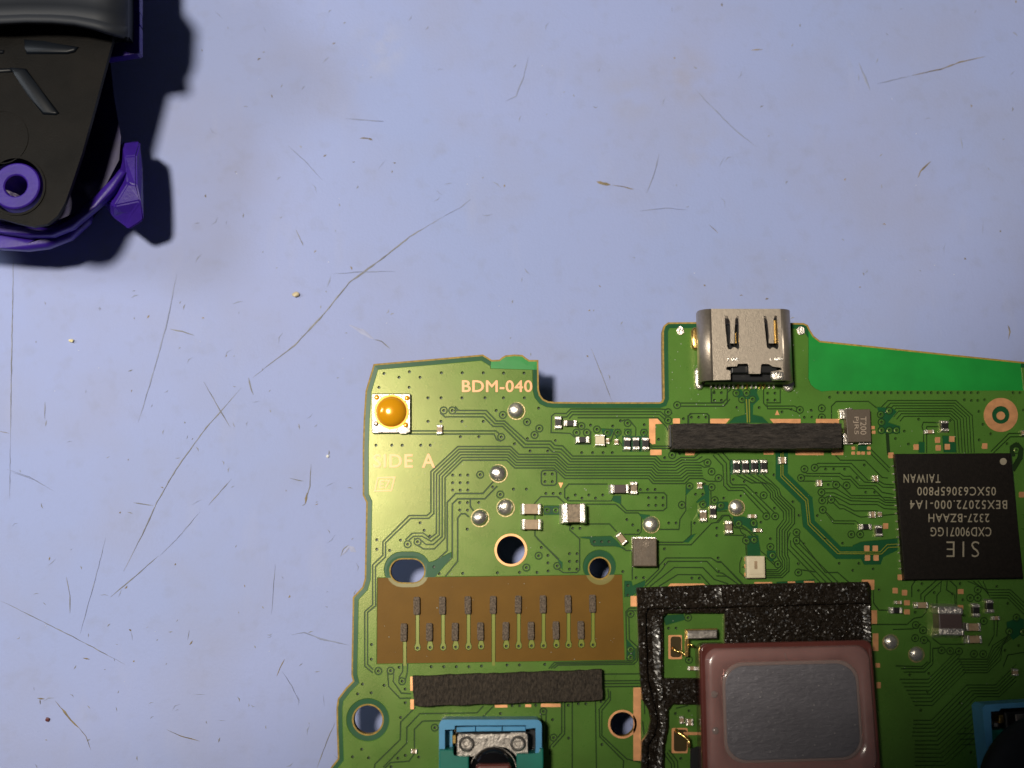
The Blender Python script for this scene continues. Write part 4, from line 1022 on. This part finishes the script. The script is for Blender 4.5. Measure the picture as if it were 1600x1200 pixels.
# ================================================================== THE CONTROLLER SHELL, upper left
CZ = 0.20                                     # how far the half shell stands proud of the board's height
def lift_prism(name, p, z0, z1, *r, **k):
    return prism(name, p, z0+(CZ if z0 > MAT_Z+0.1 else 0), z1+CZ, *r, **k)
ctl = empty('controller_shell', at(60, 200, MAT_Z))
tag(ctl, 'opened purple controller shell with black bracket and dark grey trigger', 'controller')
body_top = [(-120, -120), (204, -120), (205, 64), (172, 92), (178, 150), (189, 214), (186, 250), (166, 288), (120, 332), (60, 356), (-120, 356)]  # shell interior, extended below the trigger to close gaps in its cast shadow
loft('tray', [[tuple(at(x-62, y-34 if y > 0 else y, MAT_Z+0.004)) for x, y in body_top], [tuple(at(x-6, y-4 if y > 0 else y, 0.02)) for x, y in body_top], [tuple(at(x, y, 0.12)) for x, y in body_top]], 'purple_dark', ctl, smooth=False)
sw_ = lift_prism('rear_wall', [(200, -120), (218, -120), (218, 18), (210, 19), (210, 39), (218, 40), (218, 82), (214, 84), (166, 91), (160, 70), (200, 66)], 0.06, 0.16, 'purple', ctl, 0.012)
lift_prism('tooth', [(209, 21), (218.5, 20), (218.5, 38), (209.5, 38.5)], 0.07, 0.15, 'purple', sw_, 0.008)
def tube_path(name, p, r, m, parent, n=8, flat=1.0):
    return wire(name, p, r, m, parent, n)
# moulded lower rims
lift_prism('lower_rim', [(-120, 330), (-40, 342), (0, 346), (40, 356), (75, 358), (104, 348), (138, 318), (166, 288), (186, 262), (196, 268), (176, 298), (150, 322), (112, 354), (80, 367), (40, 368), (0, 362), (-60, 352), (-120, 340)], -0.12, -0.02, 'purple', ctl, 0.03, 3, True)
lift_prism('lower_rim', [(-120, 352), (-60, 360), (0, 368), (45, 373), (85, 370), (112, 358), (140, 332), (137, 345), (108, 371), (72, 385), (40, 389), (0, 387), (-60, 382), (-120, 375)], -0.26, -0.16, 'purple', ctl, 0.05, 4, True)
lift_prism('trigger_shadow_block', [(-120, -120), (196, -120), (195, 48), (150, 38), (-120, 30)], -0.1, 0.42, 'trigger_grey', ctl)  # hidden block, added so the trigger's shadow on the mat falls solid
lift_prism('rim_light_stop', [(-120, 330), (30, 342), (72, 342), (104, 322), (130, 290), (60, 250), (-120, 250)], MAT_Z+0.01, -0.2, 'purple_dark', ctl)  # unseen filler added to stop light leaking between rim and body
lift_prism('lower_shell', [(-120, 300), (60, 330), (110, 306), (150, 262), (186, 222), (191, 262), (164, 298), (138, 335), (108, 368), (72, 383), (0, 385), (-120, 373)], -0.27, -0.19, 'purple', ctl, 0.02, 2)
# black bracket with its hole, ring and ribs
BZ = 0.40
br = lift_prism('bracket', [(-120, -60), (170, -60), (176, 64), (172, 78), (150, 160), (128, 240), (112, 288), (102, 316), (90, 337), (74, 350), (52, 354), (28, 349), (0, 341), (-120, 320)], BZ-0.05, BZ, 'bracket_black', ctl, 0.02, 3,
           holes=[circ(24.5, 290, 43, 40)])
for r0, r1, dz in ((43, 46.5, 0.012), (40.5, 42, 0.006)):
    c = (24.5, 290) if r0 > 42.5 else (2, 214)
    lift_prism('ring_bead', circ(*c, r1, 44), BZ-0.005, BZ+dz, 'bracket_black', br, holes=[circ(*c, r0, 44)])
for q, z in (([(36, 60), (70, 64), (122, 72), (116, 80), (104, 83), (40, 83), (38, 74)], 0.05), ([(14, 104), (40, 106), (58, 132), (92, 176), (86, 179), (66, 178), (44, 150), (22, 116)], 0.04), ([(-60, 76), (6, 77), (4, 83), (-60, 84)], 0.04), ([(-60, 108), (18, 105), (18, 112), (-60, 116)], 0.035)):
    lift_prism('rib', q, BZ-0.01, BZ+z*0.5, 'bracket_gloss', br, 0.024, 4, True)
# screw boss
p = at(24.5, 290, 0.42+CZ)
R = [[(p.x+r*PX*math.cos(2*math.pi*i/40), p.y+r*PX*math.sin(2*math.pi*i/40), z+CZ) for i in range(40)] for r, z in ((39, -0.2), (38, 0.36), (36.5, 0.41), (34.5, 0.42), (19, 0.42), (17, 0.41), (16.5, 0.30), (15.5, -0.15))]
boss = loft('screw_boss', R, 'purple', ctl, cap_top=True, smooth=False)
def crescent():
    bm = bmesh.new(); rows = []
    for j in range(5):
        z = 0.40+CZ-0.05*j; rr = (16.6-1.6*j)*PX; row = []
        for i in range(19):
            a = math.radians(196+i*8)
            k = rr*(1+random.uniform(-.08, .05)); row.append(bm.verts.new((p.x+k*math.cos(a), p.y+k*math.sin(a), z+random.uniform(-.012, .012))))
        rows.append(row)
    for a, b in zip(rows[:-1], rows[1:]):
        for i in range(18): bm.faces.new((a[i], a[i+1], b[i+1], b[i]))
    o = link('thread_swarf', bm_mesh('thread_swarf', bm), None, 'swarf'); rel(o, boss)
crescent()
lift_prism('bore', circ(24.5, 290, 15.2, 30), -0.16, -0.1, 'rubber_black', boss)
# trigger: a curved hood lofted from its crest to its lip
def hood():
    bm = bmesh.new(); rows = []
    xs = [-120, -60, 0, 40, 80, 115, 145, 165, 182, 194, 200.5]
    lip = [40, 40, 40, 38, 38.5, 41, 47, 53, 58, 61, 60]
    prof = ((0.0, 0.55), (0.03, 0.66), (0.12, 0.72), (0.30, 0.68), (0.34, 0.66), (0.65, 0.76), (1.0, 0.82), (2.0, 0.86))
    for f, z in prof:
        row = []
        for x, ly in zip(xs, lip):
            edge = max(0.0, (x-150)/50.0)
            zz = z-0.20*edge**2*(1 if f > 0.01 else 0.3)
            yy = ly-(ly+60)*f*0.5
            q = at(x, yy, zz+CZ); row.append(bm.verts.new(q))
        q = at(202, lip[-1]-6-(lip[-1]+60)*f*0.5, 0.30+CZ); row.append(bm.verts.new(q))
        rows.append(row)
    for a, b in zip(rows[:-1], rows[1:]):
        for i in range(len(a)-1): bm.faces.new((a[i], a[i+1], b[i+1], b[i]))
    me = bm_mesh('trigger', bm, True)
    o = link('trigger', me, None, 'trigger_grey'); rel(o, ctl)
    so = o.modifiers.new('thick', 'SOLIDIFY'); so.thickness = 0.04; so.offset = -1
    return o
hood()
# latch with its facets
def latch():
    bm = bmesh.new()
    def V(x, y, z): return bm.verts.new(at(x, y, z+CZ-0.05))
    b = [(192, 224), (219, 221.5), (223.5, 262), (224.5, 343), (219, 348), (202, 358.5), (196, 353), (178, 340), (162, 314), (163, 306), (172, 303), (184, 282), (190, 250)]
    lo = [V(x-3, y-1, -0.30) for x, y in b]
    zt = [-0.10, -0.10, -0.10, -0.12, -0.14, -0.20, -0.20, -0.20, -0.18, -0.14, -0.14, -0.12, -0.10]
    up = [V(x, y, z) for (x, y), z in zip(b, zt)]
    n = len(b)
    for i in range(n): bm.faces.new((lo[i], lo[(i+1) % n], up[(i+1) % n], up[i]))
    bm.faces.new(lo[::-1])
    A_, B_, C_, D_, E_, F_ = V(194, 245, -0.02), V(213, 243, -0.02), V(213, 290, 0.0), V(200, 286, 0.02), V(221, 313, -0.03), V(178, 322, -0.05)
    G_, H_ = V(189, 333, -0.12), V(206, 333, -0.12)
    for f in ((up[0], up[1], B_, A_), (up[1], up[2], C_, B_), (A_, B_, C_, D_), (up[2], up[3], E_, C_), (D_, C_, E_), (D_, E_, F_), (up[12], up[0], A_, D_), (up[11], up[12], D_), (up[10], up[11], D_, F_),
              (F_, E_, H_, G_), (E_, up[3], up[4], H_), (H_, up[4], up[5], up[6]), (G_, H_, up[6], up[7]), (F_, G_, up[7], up[8]), (up[8], up[9], F_), (up[9], up[10], F_)):
        bm.faces.new(f)
    bmesh.ops.bevel(bm, geom=bm.edges[:], offset=0.014, segments=2, affect='EDGES')
    o = link('latch', bm_mesh('latch', bm), None, 'purple'); rel(o, ctl)
    return o
latch()

# ================================================================== wear on the mat
def scratch(name, p, w, m, zup=0.006, parent=work_mat):
    """a raised burr along a cut: two flanks meeting in a low crest, uneven in width"""
    q = []
    for (a, b) in zip(p[:-1], p[1:]):
        d = math.hypot(b[0]-a[0], b[1]-a[1]); n = max(2, int(d/7))
        for i in range(n): q.append((a[0]+(b[0]-a[0])*i/n, a[1]+(b[1]-a[1])*i/n))
    q.append(p[-1]); bm = bmesh.new(); Lf = []; Ct = []; Rt = []; N = len(q)
    for i, (x, y) in enumerate(q):
        a = q[max(i-1, 0)]; b = q[min(i+1, N-1)]; d = Vector((b[0]-a[0], b[1]-a[1])).normalized(); nn = Vector((-d.y, d.x))
        taper = min(1.0, 0.15+4*min(i, N-1-i)/N); k = w*taper*random.uniform(0.45, 1.15)/2
        x += random.uniform(-.35, .35); y += random.uniform(-.35, .35)
        Lf.append(bm.verts.new(at(x-nn.x*k, y-nn.y*k, MAT_Z+0.0015))); Rt.append(bm.verts.new(at(x+nn.x*k, y+nn.y*k, MAT_Z+0.0015)))
        Ct.append(bm.verts.new(at(x, y, MAT_Z+0.0015+zup*taper*random.uniform(.3, 1))))
    for i in range(N-1):
        bm.faces.new((Lf[i], Ct[i], Ct[i+1], Lf[i+1])); bm.faces.new((Ct[i], Rt[i], Rt[i+1], Ct[i+1]))
    o = link(name, bm_mesh(name, bm), None, m)
    rel(o, parent); return o
SCR = [('scratch', 2.6, [(690, 340), (640, 370), (600, 402), (545, 442), (505, 492), (460, 540), (420, 570), (395, 590)]), ('scratch', 2.2, [(377, 606), (345, 643), (322, 668), (275, 733), (245, 785), (225, 830), (193, 893)]),
       ('scratch_faint', 1.6, [(737, 310), (718, 325), (690, 340)]), ('scratch', 1.6, [(21, 400), (18, 560), (16, 690)]), ('scratch_faint', 1.3, [(16, 690), (15, 780)]),
       ('scratch', 1.5, [(0, 938), (60, 968), (120, 998), (195, 1038)]), ('scratch_faint', 1.5, [(165, 840), (150, 900), (125, 990)]), ('scratch', 1.6, [(362, 748), (325, 790)]), ('scratch_faint', 1.5, [(312, 800), (280, 838), (250, 868)]),
       ('scratch', 1.9, [(248, 868), (212, 900), (172, 933)]), ('scratch', 1.7, [(318, 596), (340, 635), (360, 668)]), ('scratch_faint', 2.4, [(276, 428), (262, 500), (240, 580), (216, 660)]), ('scratch', 2.2, [(265, 514), (285, 518), (304, 524)]),
       ('nick_brown', 4.2, [(96, 1106), (110, 1125), (124, 1138)]), ('nick_brown', 1.6, [(86, 1095), (98, 1110)]), ('nick_brown', 1.6, [(122, 1136), (134, 1150), (142, 1172)]), ('nick_brown', 1.7, [(260, 1140), (282, 1150), (312, 1158)]),
       ('nick_brown', 1.9, [(445, 1030), (438, 1043), (432, 1057)]), ('scratch_faint', 1.5, [(440, 1048), (456, 1072), (468, 1098)]), ('scuff_pale', 8.0, [(546, 508), (566, 518), (584, 530)]), ('scratch', 1.7, [(584, 530), (596, 533), (610, 545)]),
       ('scratch_faint', 1.6, [(520, 428), (560, 425), (618, 424)]), ('scratch_faint', 2.2, [(1085, 138), (1110, 165), (1145, 200), (1182, 230)]), ('nick_brown', 2.0, [(1424, 118), (1470, 108), (1500, 97), (1540, 88)]), ('scratch_faint', 1.5, [(1370, 131), (1424, 118)]),
       ('scratch_faint', 4.0, [(1342, 98), (1350, 118), (1360, 142)]), ('nick_brown', 4.6, [(932, 284), (942, 287), (954, 289)]), ('nick_brown', 2.0, [(956, 289), (975, 292), (990, 296)]), ('nick_brown', 3.4, [(1434, 278), (1438, 268), (1454, 252)]),
       ('scratch_faint', 1.8, [(826, 88), (818, 120), (806, 150), (790, 158)]), ('scratch_faint', 2.2, [(1030, 240), (1022, 272), (1010, 302)]), ('scratch', 1.5, [(924, 545), (938, 580), (957, 628)]), ('scratch', 1.6, [(524, 1128), (510, 1160), (494, 1202)]),
       ('nick_brown', 2.2, [(0, 674), (15, 677)]), ('scratch', 2.2, [(388, 590), (391, 604), (396, 617)]), ('scratch', 1.6, [(486, 725), (484, 760), (476, 788)]), ('scratch', 1.5, [(452, 747), (474, 752)]), ('nick_brown', 3.6, [(480, 770), (477, 788)]),
       ('scratch_faint', 1.6, [(540, 185), (600, 190), (590, 188)]), ('nick_brown', 3.0, [(562, 216), (575, 216), (582, 219)]), ('scratch', 1.8, [(462, 358), (470, 375), (474, 384)]), ('scratch_faint', 1.4, [(450, 228), (475, 250), (504, 282)]),
       ('scratch_faint', 1.4, [(1000, 330), (1040, 325), (1075, 328)]), ('scratch', 1.9, [(70, 628), (70, 655)]), ('scratch', 2.4, [(73, 657), (71, 666)]), ('scratch_faint', 1.3, [(10, 733), (45, 745), (85, 768)]), ('scratch_faint', 1.3, [(20, 738), (60, 752)]),
       ('scratch_faint', 1.3, [(430, 880), (424, 960)]), ('scratch', 1.8, [(104, 902), (109, 930), (109, 958)]), ('scratch_faint', 3.0, [(455, 992), (475, 988), (500, 998), (545, 1008)]), ('scratch', 2.0, [(296, 985), (293, 1000)]), ('nick_brown', 3.6, [(301, 1001), (296, 1008)]),
       ('scuff_pale', 9.0, [(534, 868), (545, 855), (556, 862)]), ('scratch', 1.8, [(532, 870), (536, 858), (545, 851)]), ('scratch_faint', 1.4, [(340, 1125), (430, 1180)][:1]+[(352, 1126)]), ('scratch', 1.7, [(208, 785), (240, 790)]), ('scratch', 2.2, [(344, 1152), (341, 1160)]),
       ('nick_brown', 3.4, [(58, 1091), (70, 1092)]), ('nick_brown', 2.4, [(62, 1092), (63, 1101)]), ('nick_brown', 4.4, [(130, 1028), (140, 1030)]), ('nick_brown', 3.4, [(1173, 78), (1192, 77)]), ('nick_brown', 2.4, [(1108, 351), (1122, 364)]), ('scratch', 3.2, [(1583, 50), (1590, 56)]),
       ('nick_brown', 2.6, [(1575, 508), (1578, 518), (1576, 530)])]
for m_, w, p_ in SCR: scratch('scratch', p_, w, m_)
def nicks(name, n, m, wmin, wmax, lmin, lmax, zone=None):
    bm = bmesh.new()
    for _ in range(n):
        while True:
            x, y = random.uniform(-10, 1610), random.uniform(-10, 1210)
            if random.random() < (0.9 if x < 560 else 0.45) and not (x < 300 and y < 430): break
        a = random.gauss(-1.0, 0.7) if random.random() < 0.6 else random.uniform(0, math.pi); l = random.uniform(lmin, lmax); w = random.uniform(wmin, wmax)
        d = Vector((math.cos(a), math.sin(a))); nn = Vector((-d.y, d.x)); c = Vector((x, y)); bend = random.uniform(-.2, .2)*l
        P_ = [c-d*l/2, c+nn*(w/2+bend), c+d*l/2, c-nn*(w/2-bend)]
        v = [bm.verts.new(at(q.x, q.y, MAT_Z+0.0013)) for q in P_]; t = bm.verts.new(at((c+nn*bend).x, (c+nn*bend).y, MAT_Z+0.004))
        for i in range(4): bm.faces.new((v[i], v[(i+1) % 4], t))
    o = link(name, bm_mesh(name, bm), None, m); rel(o, work_mat); o['kind'] = 'stuff'
nicks('fine_nicks', 170, 'scratch', 0.9, 2.2, 3, 10)
nicks('pale_nicks', 120, 'scratch_faint', 0.8, 2.4, 4, 22)
nicks('brown_nicks', 60, 'nick_brown', 1.2, 3.0, 3, 7)
nicks('white_specks', 45, 'crumb_white', 0.7, 1.5, 0.9, 1.8)

def crumb(name, px, py, r, m, label, sy=1.0):
    bm = bmesh.new(); bmesh.ops.create_icosphere(bm, subdivisions=2, radius=1.0)
    for v in bm.verts:
        k = random.uniform(0.75, 1.15); v.co = Vector((v.co.x*k*r*PX, v.co.y*k*r*PX*sy, v.co.z*k*r*PX*0.6))
    zmin = min(v.co.z for v in bm.verts)
    o = link(name, bm_mesh(name, bm), None, m); p = at(px, py, MAT_Z); o.location = (p.x, p.y, MAT_Z+0.001-zmin*0.95)
    return tag(o, label, 'crumb')
crumb('crumb', 112, 533, 4.6, 'crumb_yellow', 'pale yellow crumb on the bare mat left of the circuit board', 0.7)
crumb('crumb', 463, 461, 6.0, 'crumb_tan', 'tan flake on the mat beside the long diagonal scratch', 0.8)
crumb('crumb', 512, 713, 2.6, 'crumb_white', 'tiny white crumb on the mat beside the left edge of the board')
crumb('crumb', 75, 1124, 3.4, 'crumb_red', 'dark red speck on the mat beside the brown gouge')

# dust and flux specks on the board, too fine to count
def dust():
    bm = bmesh.new()
    spots = [(random.gauss(1075, 22), random.gauss(575, 40)) for _ in range(26)]+[(random.gauss(1250, 12), random.gauss(590, 45)) for _ in range(14)]+[(random.gauss(1100, 70), random.gauss(635, 12)) for _ in range(14)]
    spots += [(random.uniform(600, 1590), random.uniform(640, 1190)) for _ in range(150)]
    def shown(x, y):
        return inside((x, y), offset(OUT, 12)) and not any(inside((x, y), h) for h in HOLES)
    for x, y in spots:
        if not shown(x, y): continue
        r = random.uniform(0.35, 1.0)*PX; p = at(x, y, 0.0); n = 5; a0 = random.random()*6
        v = [bm.verts.new((p.x+r*math.cos(a0+i*1.2566)*random.uniform(.6, 1.2), p.y+r*math.sin(a0+i*1.2566)*random.uniform(.6, 1.2), 0.0068)) for i in range(n)]
        t = bm.verts.new((p.x, p.y, 0.0068+r*0.7))
        for i in range(n): bm.faces.new((v[i], v[(i+1) % n], t))
    o = link('dust_specks', bm_mesh('dust_specks', bm), None, 'dust'); rel(o, board); o['kind'] = 'stuff'
dust()
